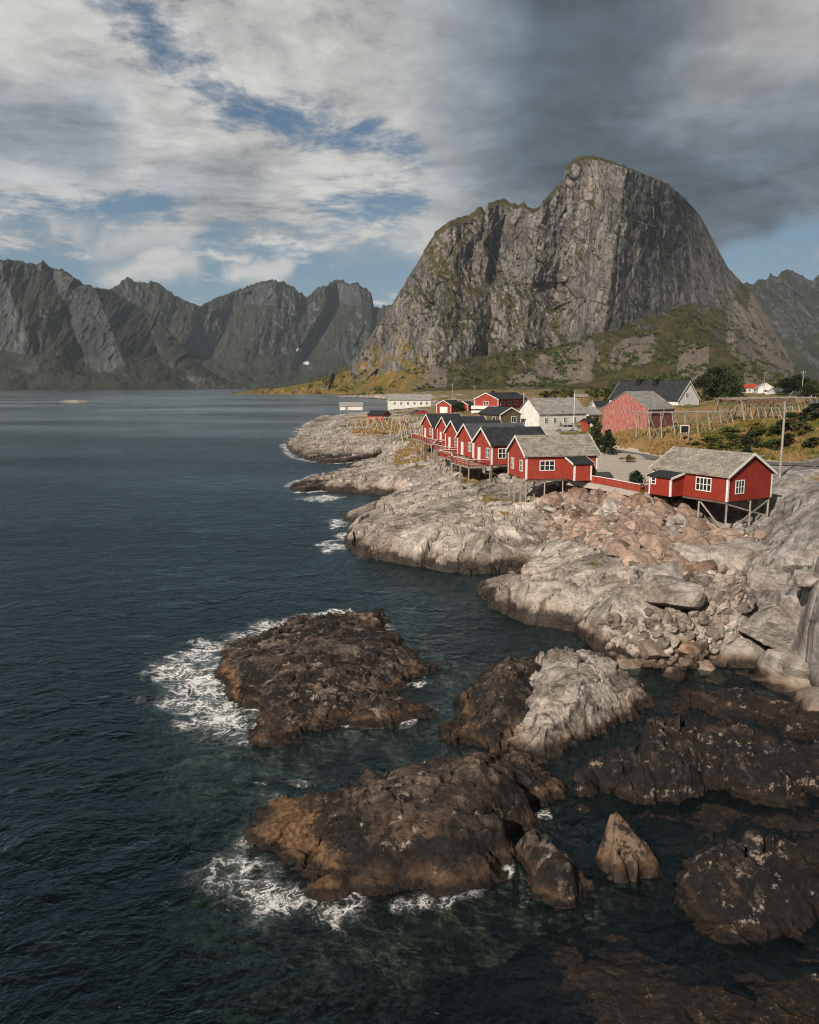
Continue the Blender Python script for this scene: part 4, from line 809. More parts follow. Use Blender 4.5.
def roof_mat(name, c0, c1, row=0.35, rough=0.8, moss=0.0):
    m, nt, out = new_mat(name)
    tc = nt.node('ShaderNodeTexCoord').outputs['Object']; x, y, z = nt.sep(tc)
    br = nt.node('ShaderNodeTexBrick'); nt._set(br.inputs['Vector'], nt.comb(x, nt.mul(z, 1.8), 0.0))
    br.inputs['Scale'].default_value = 1.0; br.inputs['Brick Width'].default_value = row*1.3; br.inputs['Row Height'].default_value = row
    br.inputs['Mortar Size'].default_value = 0.02; br.inputs['Color1'].default_value = (0.75, 0.75, 0.75, 1); br.inputs['Color2'].default_value = (1.1, 1.1, 1.1, 1); br.inputs['Mortar'].default_value = (0.45, 0.45, 0.45, 1)
    n = nt.noise(tc, 1.1, 8, 0.68); f = nt.noise(tc, 5.0, 5, 0.7)
    col = nt.mix(nt.smooth(nt.add(n, nt.mul(nt.sub(f, 0.5), 0.6)), 0.32, 0.68), c0, c1)
    col = nt.mix(1.0, col, br.outputs[0], 'MULTIPLY')
    if moss: col = nt.mix(nt.mul(nt.smooth(n, 0.55, 0.7), moss), col, (0.16, 0.15, 0.085))
    bsdf(nt, out, col, rough, nt.bump(br.outputs['Fac'], 0.4, 0.02), 0.3); return m
M['red'] = paint_mat('red_paint', (0.36, 0.042, 0.021), fade=0.10); M['deep_red'] = paint_mat('deep_red_paint', (0.30, 0.034, 0.019))
M['faded'] = paint_mat('faded_red_paint', (0.36, 0.085, 0.06), fade=0.62, spacing=0.28)
M['whitew'] = paint_mat('white_paint', (0.80, 0.78, 0.73), 'h'); M['white'] = plain_mat('white_trim', (0.78, 0.76, 0.71), 0.6, 0.08)
M['olive'] = paint_mat('olive_brown_paint', (0.135, 0.10, 0.055), 'h'); M['orange'] = paint_mat('orange_paint', (0.48, 0.20, 0.08), 'h')
M['slate'] = roof_mat('dark_slate', (0.022, 0.025, 0.030), (0.044, 0.047, 0.052)); M['blue_slate'] = roof_mat('blue_grey_slate', (0.060, 0.070, 0.080), (0.105, 0.115, 0.125))
M['shingle'] = roof_mat('weathered_grey_shingle', (0.20, 0.175, 0.145), (0.40, 0.36, 0.31), 0.30, moss=0.3)
M['grey_roof'] = roof_mat('grey_eternit', (0.24, 0.225, 0.205), (0.38, 0.36, 0.33), 0.6); M['red_roof'] = roof_mat('red_tile', (0.42, 0.05, 0.025), (0.52, 0.075, 0.035))
M['felt'] = plain_mat('black_roof_felt', (0.022, 0.025, 0.028), 0.7); M['black'] = plain_mat('black_metal', (0.016, 0.016, 0.017), 0.5)
M['wood'] = plain_mat('weathered_wood', (0.33, 0.285, 0.235), 0.85, 0.35, 1.4); M['dark_wood'] = plain_mat('dark_wood', (0.14, 0.105, 0.075), 0.85, 0.35, 1.4)
M['pole'] = plain_mat('grey_pole_wood', (0.33, 0.29, 0.245), 0.85, 0.25, 0.8); M['concrete'] = plain_mat('concrete', (0.42, 0.38, 0.335), 0.9, 0.15)
def glass_mat():
    m, nt, out = new_mat('window_glass'); bsdf(nt, out, (0.020, 0.022, 0.026), 0.08, None, 0.6); return m
M['glass'] = glass_mat()
M['silver'] = plain_mat('silver_car_paint', (0.52, 0.53, 0.54), 0.28, 0.03, 1.0, 0.4, 0.5); M['car_red'] = plain_mat('red_car_paint', (0.40, 0.025, 0.02), 0.28, 0.03, 1.0, 0.0, 0.5)
M['rubber'] = plain_mat('black_rubber', (0.02, 0.02, 0.02), 0.85); M['rim'] = plain_mat('wheel_rim', (0.40, 0.40, 0.40), 0.4, 0.05, 1.0, 0.6)
M['lampred'] = plain_mat('red_lamp_lens', (0.35, 0.02, 0.015), 0.25, 0.02); M['lampwhite'] = plain_mat('clear_lamp_lens', (0.7, 0.7, 0.68), 0.2, 0.02)
def asphalt_mat():
    m, nt, out = new_mat('asphalt'); pos = nt.node('ShaderNodeNewGeometry').outputs['Position']
    n = nt.noise(pos, 0.5, 7, 0.65); f = nt.noise(pos, 14, 4, 0.7)
    col = nt.mix(nt.smooth(nt.add(n, nt.mul(f, 0.3)), 0.4, 0.85), (0.085, 0.082, 0.080), (0.165, 0.155, 0.145))
    bsdf(nt, out, col, 0.88, nt.bump(f, 0.2, 0.01), 0.3); return m
M['asphalt'] = asphalt_mat()
# ------------------------------------------------------------------ houses
def window(par, side, u, zc, w, h, L, W, nx=2, ny=2, name='window', fr=0.09):
    """white frame with glazing bars, its dark pane a child; side is the wall it sits in"""
    mb = MB(); pb = MB(); d0, d1 = 0.004, 0.055
    def bx(b, u0, z0, u1, z1, a, c):
        if side == 'y0': b.box(u0, -c, z0, u1, -a, z1)
        elif side == 'y1': b.box(u0, W+a, z0, u1, W+c, z1)
        elif side == 'x0': b.box(-c, u0, z0, -a, u1, z1)
        else: b.box(L+a, u0, z0, L+c, u1, z1)
    u0, u1, z0, z1 = u-w/2, u+w/2, zc-h/2, zc+h/2
    bx(mb, u0-fr, z0-fr, u1+fr, z0, d0, d1); bx(mb, u0-fr, z1, u1+fr, z1+fr, d0, d1)
    bx(mb, u0-fr, z0, u0, z1, d0, d1); bx(mb, u1, z0, u1+fr, z1, d0, d1)
    for i in range(1, nx): c = u0+w*i/nx; t = 0.045; bx(mb, c-t, z0, c+t, z1, d0, d1-0.006)
    for i in range(1, ny): c = z0+h*i/ny; t = 0.03; bx(mb, u0, c-t, u1, c+t, d0, d1-0.010)
    o = mb.build(name, M['white'], par); bx(pb, u0+.002, z0+.002, u1-.002, z1-.002, 0.003, 0.022); pb.build('pane', M['glass'], o); return o
def door(par, side, u, w, h, L, W, mat, z0=0.05):
    mb = MB(); hb = MB()
    def bx(b, u0, z0, u1, z1, a, c):
        if side == 'y0': b.box(u0, -c, z0, u1, -a, z1)
        elif side == 'y1': b.box(u0, W+a, z0, u1, W+c, z1)
        elif side == 'x0': b.box(-c, u0, z0, -a, u1, z1)
        else: b.box(L+a, u0, z0, L+c, u1, z1)
    bx(mb, u-w/2, z0, u+w/2, z0+h, 0.003, 0.05); o = mb.build('door', mat, par)
    bx(hb, u+w/2-0.16, z0+1.0, u+w/2-0.06, z0+1.06, 0.052, 0.10); hb.build('handle', M['black'], o); return o
def house(name, label, org, ang, L, W, h, rise, wall, roof, cat='cabin', group=None, trim=True, over=0.30, gover=0.28, wins=(), doors=(), chim=(), pad=True, base=0.0, trimmat=None, th=0.14):
    trimmat = trimmat or M['white']
    root = empty(name, org, math.radians(ang)); tag(root, label, cat, group)
    mb = MB(); mb.prism([(0, -base), (W, -base), (W, h), (W/2, h+rise), (0, h)], 'x', 0, L); mb.build('wall', wall, root)
    k = rise/(W/2); sl = math.hypot(1, k); up = 0.012
    rb = MB()
    lo = (-over, h-over*k+up)
    rb.prism([lo, (W/2, h+rise+up), (W+over, h-over*k+up), (W+over, h-over*k+up+th*sl), (W/2, h+rise+up+th*sl), (lo[0], lo[1]+th*sl)], 'x', -gover, L+gover)
    ro = rb.build('roof', roof, root)
    if trim:
        for xx in (-gover-0.045, L+gover+0.002):
            for sg in (0, 1):
                b = MB(); y0, y1 = (-over-.02, W/2) if sg == 0 else (W/2, W+over+.02)
                z0 = h-over*k+up if sg == 0 else h+rise+up; z1 = h+rise+up if sg == 0 else h-over*k+up
                b.prism([(y0, z0-0.09), (y1, z1-0.09), (y1, z1+th*sl+0.03), (y0, z0+th*sl+0.03)], 'x', xx, xx+0.043); b.build('barge_board', trimmat, root)
        for (cx, cy) in ((0, 0), (0, W), (L, 0), (L, W)):
            b = MB(); sx = -0.028 if cx == 0 else 0.028; sy = -0.028 if cy == 0 else 0.028; t = 0.17
            x0, x1 = (cx+sx, cx+t) if cx == 0 else (cx-t, cx+sx); y0, y1 = (cy+sy, cy+t) if cy == 0 else (cy-t, cy+sy)
            b.box(x0, y0, 0.0, x1, y1, h-0.16); b.build('corner_board', trimmat, root)
    for w_ in wins: window(root, *w_[:5], L, W, *w_[5:])
    for d_ in doors: door(root, *d_[:4], L, W, d_[4])
    for (cx, cy, s, ch) in chim:
        zr = h+rise-abs(cy-W/2)*k; b = MB(); b.box(cx-s/2, cy-s/2, zr-0.3, cx+s/2, cy+s/2, zr+ch); b.box(cx-s/2-.06, cy-s/2-.06, zr+ch+.002, cx+s/2+.06, cy+s/2+.06, zr+ch+0.12)
        b.build('chimney', M['black'], ro)
    if pad:
        ca, sa = math.cos(math.radians(ang)), math.sin(math.radians(ang))
        PADS.append(([(org[0]+x*ca-y*sa, org[1]+x*sa+y*ca) for x, y in ((-1.2, -1.2), (L+1.2, -1.2), (L+1.2, W+1.2), (-1.2, W+1.2))], org[2]-base+0.0))
    return root
def wpt(root, x, y):
    a = root.rotation_euler.z; return root.location.x+x*math.cos(a)-y*math.sin(a), root.location.y+x*math.sin(a)+y*math.cos(a)
def stilts(root, pts, r=0.10, mat=None, braces=(), top=0.0, joists=True, L=0, W=0, seed=0, sink=0.7):
    mat = mat or M['wood']; rr = random.Random(seed); g = {}
    for (x, y) in pts:
        X, Y = wpt(root, x, y); z = ground_at(X, Y)-root.location.z-sink; g[(x, y)] = z+sink
        b = MB(); b.bar((x+rr.uniform(-.05, .05), y+rr.uniform(-.05, .05), z), (x, y, top), r, 7, r*0.9); b.build('post', mat, root)
    for (p, q) in braces:
        b = MB(); za = max(g[p]+0.35, -6); b.beam((p[0]-.0, p[1], za), (q[0], q[1], top-0.25), 0.06, 0.15); b.build('brace', mat, root)
    if joists and L:
        b = MB()
        for yy in (0.15, W/2, W-0.15): b.box(0.05, yy-0.08, -0.24, L-0.05, yy+0.08, -0.003)
        b.build('floor_joists', M['dark_wood'], root)
def porch(root, x0, x1, y0, y1, h, drop, wall, axis='y', win=None, sgn=-1):
    """lean-to entrance built onto the long wall: red walls, black felt roof, white fascia and corner boards"""
    b = MB(); lo, hi = (y0, y1)
    zi, zo = h, h-drop       # height at the house wall and at the outer edge
    yo, yi = (y0, y1) if sgn < 0 else (y1, y0)
    b.prism([(yo, 0), (yi, 0), (yi, zi), (yo, zo)] if sgn < 0 else [(yi, 0), (yo, 0), (yo, zo), (yi, zi)], 'x', x0, x1); b.build('porch_wall', wall, root)
    r = MB(); e = 0.22*sgn; s = drop/abs(yo-yi)
    r.prism([(yo+e, zo-0.22*s+.01), (yi, zi+.01), (yi, zi+.13), (yo+e, zo-0.22*s+.13)], 'x', x0-.22, x1+.22); r.build('porch_roof', M['felt'], root)
    for xx in (x0-.265, x1+.222):
        f = MB(); f.prism([(yo+e, zo-0.22*s-.08), (yi, zi-.08), (yi, zi+.15), (yo+e, zo-0.22*s+.15)], 'x', xx, xx+.043); f.build('barge_board', M['white'], root)
    for xx in (x0, x1):
        c = MB(); a0, a1 = (xx-.03, xx+.15) if xx == x0 else (xx-.15, xx+.03); yy0, yy1 = sorted((yo+.03*sgn, yo-.15*sgn)); c.box(a0, yy0, 0, a1, yy1, zo-.12); c.build('corner_board', M['white'], root)
def ofs(px, Y, z, y_off=0.0): return ((px-409.5)/FPX*(Y*CP+(CAM_H-z)*SP), Y+y_off, z)
ROW = []
def build_cabins():
    grp = 'red cabins standing on stilts above the shore'
    # the cabin with the weathered shingle roof nearest the row
    a = house('cabin', 'red cabin with weathered grey shingle roof and three-light window beside the boulder bank', P(525.7, 479.5, 7.2), 11.5, 8.7, 6.4, 2.75, 1.95, M['red'], M['shingle'], group=grp, pad=False,
        wins=[('y0', 2.55, 1.55, 1.65, 1.0, 3, 2), ('x0', 1.55, 1.45, 0.85, 1.15, 2, 2), ('x0', 4.7, 1.45, 0.85, 1.15, 2, 2)])
    porch(a, 4.9, 7.0, -2.3, -0.004, 2.45, 0.55, M['red'])
    stilts(a, [(.15, .15), (.15, 2.2), (.15, 4.3), (.15, 6.25), (2.4, .2), (2.2, 3.2), (4.6, .2), (6.9, .3)], 0.09, braces=[((.15, 2.2), (.15, .15)), ((.15, 6.25), (.15, 4.3))], L=8.7, W=6.4, seed=1)
    # the cabin on tall posts on the right
    o = P(771.0, 497.3, 6.6)
    r = house('cabin', 'red cabin with grey shingle roof on tall cross-braced posts over the boulders', o, 120, 9.6, 6.7, 2.55, 1.95, M['deep_red'], M['shingle'], group=grp, pad=False, chim=[(2.0, 1.2, .5, .75)],
        wins=[('x0', 4.95, 1.38, 1.15, 1.2, 3, 2), ('y1', 2.9, 1.45, 1.75, 1.2, 4, 2)])
    porch(r, 5.4, 8.3, 6.704, 8.6, 2.35, 0.45, M['deep_red'], sgn=1)
    wb = window(r, 'y1', 7.7, 1.45, .45, .6, 9.6, 8.6, 1, 2)
    stilts(r, [(.15, .15), (.15, 3.0), (.15, 6.5), (3.6, 6.4), (3.6, .3), (6.5, 3.2)], 0.11, M['pole'], braces=[((.15, 6.5), (.15, .15)), ((.15, .15), (.15, 6.5)), ((.15, 6.5), (3.6, 6.4))], L=9.6, W=6.7, seed=2)
    spec = [('red cabin with a black slate roof directly behind the shingle roofed cabin', None, 'slate', 8.5, 'red'),
            ('red cabin with the pale blue grey slate roof in the row', (465.3, 121), 'blue_slate', 9.2, 'red'),
            ('dark roofed red cabin third from the far end of the stilt row', (452.2, 132), 'slate', 8.2, 'red'),
            ('dark roofed red cabin next to last at the far end of the stilt row', (443.0, 147), 'slate', 7.8, 'red'),
            ('last red cabin at the far end of the stilt row with one long wall window', (427.2, 160), 'slate', 6.6, 'red')]
    for i, (lab, pk, rf, L, wl) in enumerate(spec):
        ang = 17.5; ca, sa = math.cos(R(ang)), math.sin(R(ang)); Wd = 6.3; z = 7.25
        if pk is None: org = P(491.3, 464.8, z)
        else:
            p = ofs(pk[0], pk[1], z+4.7); org = (p[0]+sa*Wd/2, p[1]-ca*Wd/2, z)
        c = house('cabin', lab, org, ang, L, Wd, 2.7, 2.0, M[wl], M[rf], group=grp, pad=False,
            wins=[('x0', 1.25, 1.5, .95, 1.2, 2, 2)]+([('y0', 1.55, 1.5, 1.0, 1.2, 2, 2)] if i in (0, 4) else [('y0', 2.6, 1.5, 1.0, 1.1, 2, 2)]),
            doors=[('x0', 4.3, .95, 2.0, M['white'])])
        stilts(c, [(.15, .15), (.15, 2.2), (.15, 4.2), (.15, 6.1), (2.8, .2), (2.8, 3.2), (2.8, 6.0), (5.6, .2)], 0.10, M['wood' if i % 2 else 'dark_wood'], braces=[((.15, 4.2), (.15, 2.2))], L=L, W=Wd, seed=10+i)
        ROW.append(c)
def railing(root, a, b, z, mat=None, h=0.95, rails=3):
    mat = mat or M['red']; a = Vector((*a, z)); b = Vector((*b, z)); n = max(2, int((b-a).length/1.5)+1); mb = MB()
    for i in range(n):
        p = a.lerp(b, i/(n-1)); mb.box(p.x-.04, p.y-.04, z, p.x+.04, p.y+.04, z+h)
    for k in range(rails):
        zz = h*(k+0.75)/rails; mb.beam(a+Vector((0, 0, zz)), b+Vector((0, 0, zz)), 0.035, 0.13)
    mb.build('railing', mat, root)
    c = MB(); c.beam(a+Vector((0, 0, h+.03)), b+Vector((0, 0, h+.03)), 0.15, 0.05); c.build('handrail', M['white'], root)
def walkway(label, pts, w, z, side, posts=2.2, seed=0):
    """boarded platform along pts, its open side to the left of travel when side=1"""
    c = pts[0]; root = empty('walkway', (c[0], c[1], z)); tag(root, label, 'walkway', 'timber walkways in front of the cabins')
    L = [(p[0]-c[0], p[1]-c[1]) for p in pts]; mb = MB(); off = []
    for i, p in enumerate(L):
        d = Vector(L[min(i+1, len(L)-1)])-Vector(L[max(i-1, 0)]); d.normalize(); n = Vector((-d.y, d.x)); off.append((p[0]+n.x*w*side, p[1]+n.y*w*side))
    for i in range(len(L)-1):
        mb.prism([L[i], L[i+1], off[i+1], off[i]], 'z', -0.16, 0.0) if True else None
    mb.build('deck_boards', M['wood'], root)
    for i in range(len(L)-1): railing(root, off[i], off[i+1], 0.002)
    railing(root, L[0], off[0], 0.002); railing(root, L[-1], off[-1], 0.002)
    rr = random.Random(seed)
    for i in range(len(L)-1):
        for P0, P1 in ((off[i], off[i+1]), (L[i], L[i+1])):
            n = max(1, int(math.dist(P0, P1)/posts))
            for k in range(n+(1 if i == len(L)-2 else 0)):
                t = k/n; x = P0[0]+(P1[0]-P0[0])*t; y = P0[1]+(P1[1]-P0[1])*t
                g = ground_at(c[0]+x, c[1]+y)-z-0.6; b = MB(); b.bar((x+rr.uniform(-.1, .1), y, g), (x, y, -0.165), 0.085, 6); b.build('post', M['wood' if rr.random() < .7 else 'dark_wood'], root)
    return root
def build_walkways():
    def front(c, y, out): x_, y_ = wpt(c, -out, y); return (x_, y_)
    B, C, D, E, F = ROW
    walkway('wide timber deck with red rails in front of the black and blue grey roofed cabins', [front(B, 0.2, .05), front(B, 6.3, .05), front(C, 0.3, .05), front(C, 6.4, .05)], 3.1, 7.0, 1, seed=4)
    walkway('narrow timber walkway with red rails past the middle of the stilt row', [front(D, -1.5, .05), front(D, 6.3, .05), front(E, 0.0, .3)], 2.0, 7.05, 1, seed=5)
    walkway('narrow timber walkway with red rails at the far end of the stilt row', [front(E, 0.4, .05), front(E, 6.3, .05), front(F, 0.2, .05), front(F, 6.6, .05)], 2.0, 7.1, 1, seed=6)
def build_village():
    v = house
    v('warehouse', 'long white warehouse with grey roof beside the parked silver car', ofs(539, 184, 8.0), 29, 14.0, 8.2, 3.3, 3.3, M['whitew'], M['grey_roof'], 'warehouse', trim=False, base=1.5,
      wins=[('y0', u, 1.7, .8, 1.1, 2, 3) for u in (2.0, 4.6, 7.6, 10.5)])
    v('house', 'olive brown house with black roof and white windows behind the stilt row', ofs(520.8, 187, 8.0), 120, 8.5, 6.0, 3.1, 1.5, M['olive'], M['slate'], 'house', base=1,
      wins=[('x0', 2.1, 1.9, 1.3, 1.3, 2, 1), ('y1', 2.3, 1.9, 1.0, 1.1, 1, 1), ('y1', 6.0, 1.9, 1.0, 1.1, 1, 1)])
    b = v('guest_house', 'big red building with black roof and a white balcony on its gable', ofs(498, 258, 8.0), 52, 19, 9, 5.1, 2.0, M['red'], M['slate'], 'building', base=2, chim=[(7, 6.5, .9, 1.4), (13, 3, .8, .6)],
      wins=[('x0', 4.6, 3.9, 1.8, 1.0, 3, 1)]+[('y0', u, 3.9, 2.2, 1.1, 2, 1) for u in (2.6, 7.0, 11.0, 15.5)]+[('y0', u, 1.3, 1.5, 1.1, 2, 1) for u in (6.0, 12.0)])
    bb = MB(); bb.box(-1.8, -.2, 2.0, -.06, 9.2, 3.05); bb.build('balcony', M['whitew'], b); bb = MB(); bb.box(-1.7, -.1, -2, -.06, 9.1, 1.5); bb.build('lower_front', M['whitew'], b)
    v('garage', 'small red garage with white door beyond the stilt row', ofs(451, 300, 7.2), 53, 8, 6.6, 3.0, 1.7, M['red'], M['slate'], 'garage', base=2, doors=[('x0', 3.3, 3.4, 2.3, M['white'])])
    v('shed', 'red shed half hidden behind the round tree by the garage', ofs(468, 306, 7.4), 53, 5, 4.5, 2.8, 1.2, M['red'], M['slate'], 'shed', base=2, doors=[('x0', 2.2, 1.0, 2.0, M['white'])])
    v('hall', 'long white house with pale roof on the shore beyond the red car', ofs(389, 424, 6.0), 6, 22, 9, 3.6, 2.9, M['whitew'], M['grey_roof'], 'house', base=2.5, wins=[('y0', u, 1.9, 1.0, 1.2, 2, 1) for u in (3, 6.5, 10, 13.5, 17, 20)], doors=[('x0', 4.5, 1.2, 2.1, M['white'])])
    s = v('boathouse', 'low white boathouse on posts at the tip of the peninsula', ofs(340, 430, 4.2), 4, 12.0, 5, 2.2, 1.9, M['whitew'], M['grey_roof'], 'boathouse', trim=True, pad=False, doors=[('y0', 3.5, 1.6, 1.9, M['wood'])])
    stilts(s, [(.3, .2), (4, .2), (8, .2), (11.7, .2), (.3, 4.7), (11.7, 4.7)], 0.14, seed=3)
    v('boathouse', 'small red boathouse with black roof among the drying racks', ofs(390.5, 285, 4.7), 152, 6.2, 5.2, 2.6, 1.4, M['red'], M['felt'], 'boathouse', trim=False, base=1.5, doors=[('y1', 3.0, 1.8, 2.0, M['deep_red'])])
    v('barn', 'weathered faded red barn with grey roof above the road', ofs(647.3, 148, 9.6), 46, 10.5, 9.4, 3.8, 3.1, M['faded'], M['grey_roof'], 'barn', trim=False, base=1.5, gover=.15, doors=[('x0', 3.0, 2.2, 2.4, M['faded'])])
    v('house', 'big white house with steep black roof and two chimneys beside the dark trees', ofs(698, 214, 10.2), 122, 24, 8.2, 3.7, 4.6, M['whitew'], M['slate'], 'house', base=1.5, chim=[(10.5, 4.6, 1.3, 1.3), (16.5, 4.6, 1.3, 1.3)],
      wins=[('x0', 3.0, 1.6, .9, 1.2, 2, 1), ('x0', 6.4, 1.6, .9, 1.2, 2, 1), ('x0', 4.7, 4.9, .9, 1.1, 2, 1)])
    v('house', 'white house with a black roof between the warehouse and the faded red barn', ofs(597, 232, 8.2), 10, 6.5, 6, 2.8, 2.0, M['whitew'], M['slate'], 'house', base=1.5, wins=[('y0', 1.8, 1.6, .9, 1.0, 2, 1), ('y0', 4.6, 1.6, .9, 1.0, 2, 1)])
    v('annex', 'small grey roofed annex at the end of the white warehouse', ofs(589, 198, 8.0), 29, 4.0, 5, 2.6, 1.6, M['whitew'], M['grey_roof'], 'annex', trim=False, base=1.5)
    v('shed', 'little red shed at the road end of the white warehouse', ofs(587, 170, 8.2), 20, 2.2, 2.2, 1.9, .5, M['red'], M['felt'], 'shed', trim=False, base=1, doors=[('y0', 1.1, .8, 1.6, M['white'])])
    v('house', 'orange house far behind the warehouse under the mountain', ofs(575.5, 370, 9.6), 8, 6.0, 5, 2.6, 1.2, M['orange'], M['shingle'], 'house', trim=False, base=2, wins=[('y0', 3.0, 1.5, 1.0, .9, 1, 1)])
    v('shed', 'low red shed beside the far orange house', ofs(568, 340, 9.0), 5, 4.2, 4, 1.5, .6, M['red'], M['red_roof'], 'shed', trim=False, base=2)
    v('house', 'white house with bright red roof on the rise behind the big rack', ofs(741, 400, 13.4), 8, 8.8, 6, 2.7, 1.7, M['whitew'], M['red_roof'], 'house', base=3, wins=[('y0', u, 1.5, .9, 1.0, 1, 1) for u in (1.8, 4.4, 7.0)])
    v('house', 'white gabled house beside the red roofed one', ofs(773, 370, 13.2), 76, 8, 6.4, 3.0, 2.2, M['whitew'], M['grey_roof'], 'house', base=3, wins=[('x0', 3.3, 1.7, 1.8, 1.0, 3, 1)])
    v('house', 'low house with blue black roof right of the white gabled one', ofs(775, 340, 12.4), 4, 8.0, 6, 2.2, 1.6, M['whitew'], M['blue_slate'], 'house', base=3)
    v('house', 'white gabled cottage at the edge of the photo beyond the big rack', ofs(815.5, 250, 11.6), 115, 7, 2.9, 2.0, 2.0, M['whitew'], M['slate'], 'cottage', base=2)
    v('shed', 'red shed with blue grey roof below the white cottage', ofs(811, 215, 11.0), 15, 6, 4, 1.6, .9, M['red'], M['blue_slate'], 'shed', trim=False, base=2)
# ------------------------------------------------------------------ fish racks
def rack(label, p0, p1, width, top, n, seed, splay=1.0, rails=5, cross=True, mat='pole'):
    r_ = random.Random(seed); c = (p0[0], p0[1]); zb = ground_at(*c); root = empty('fish_rack', (c[0], c[1], zb)); tag(root, label, 'fish rack', 'timber fish drying racks')
    d = Vector((p1[0]-p0[0], p1[1]-p0[1])); Ln = d.length; d.normalize(); nn = Vector((-d.y, d.x))
    def W2(u, v, z): return (d.x*u+nn.x*v, d.y*u+nn.y*v, z-zb)
    for i in range(n):
        u = Ln*i/(n-1)
        for sg in (-1, 1):
            v0 = sg*(width/2+splay); q = (c[0]+d.x*u+nn.x*v0, c[1]+d.y*u+nn.y*v0); g = ground_at(*q)-0.4
            j = r_.uniform(-.3, .3); b = MB(); b.bar(W2(u+j, v0, g), W2(u-j*0.5, sg*width*0.32, top+0.35), 0.11, 6, 0.085); b.build('leg', M[mat], root)
            if cross and i % 2 == 0:
                b = MB(); b.bar(W2(min(u+2.2, Ln), v0*0.92, g+0.2), W2(u, sg*width*0.40, top-0.2), 0.065, 6); b.build('brace', M[mat], root)
        b = MB(); b.bar(W2(u, -width/2-.25, top), W2(u, width/2+.25, top+r_.uniform(-.1, .1)), 0.06, 6); b.build('crossbeam', M[mat], root)
    for k in range(rails):
        v = -width/2+width*k/(rails-1); b = MB(); b.bar(W2(-.9+r_.uniform(-.4, .4), v, top+.13), W2(Ln+.9+r_.uniform(-.4, .4), v, top+.13+r_.uniform(-.06, .06)), 0.055, 6); b.build('rail', M[mat], root)
    return root, W2
def build_racks():
    r1, W1 = rack('large fish drying rack on the grassy rise hung with rows of fish', ofs(724, 141, 0)[:2], ofs(799, 152, 0)[:2], 6.5, 15.4, 12, 31, 0.5, 12)
    mf = MB(); rr = random.Random(8)
    for _ in range(1300):
        u = rr.uniform(0.3, 13.6); v = -3.2+6.4*rr.randrange(9)/8; l = rr.uniform(.45, .85); a = W1(u, v, 15.45); w = rr.uniform(.07, .12)
        mf.bar((a[0], a[1], a[2]), (a[0]+rr.uniform(-.06, .06), a[1], a[2]-l), w*0.5, 4, w)
    f = mf.build('drying_fish', M['fish'], r1); f['kind'] = 'stuff'
    rack('fish drying rack in the tall grass in front of the faded red barn', ofs(640, 131, 0)[:2], ofs(732, 138, 0)[:2], 3.4, 13.3, 9, 33, .35, 6)
    rack('fish drying rack on the peninsula nearest the far end of the stilt row', ofs(396, 205, 0)[:2], ofs(418, 212, 0)[:2], 3.0, 9.3, 6, 35, .9, 4, mat='pale_pole')
    rack('fish drying rack on the peninsula in front of the small red boathouse', ofs(372, 240, 0)[:2], ofs(402, 250, 0)[:2], 3.2, 7.9, 7, 37, 1.2, 4, mat='pale_pole')
    rack('low fish drying rack at the seaward end of the peninsula', ofs(352, 262, 0)[:2], ofs(370, 268, 0)[:2], 3.0, 6.4, 4, 39, 1.0, 4, mat='pale_pole')
M['pale_pole'] = plain_mat('bleached_pole_wood', (0.52, 0.46, 0.385), 0.85, 0.2, 0.8)
M['fish'] = plain_mat('dried_fish', (0.22, 0.13, 0.085), 0.8, 0.4, 3.0)
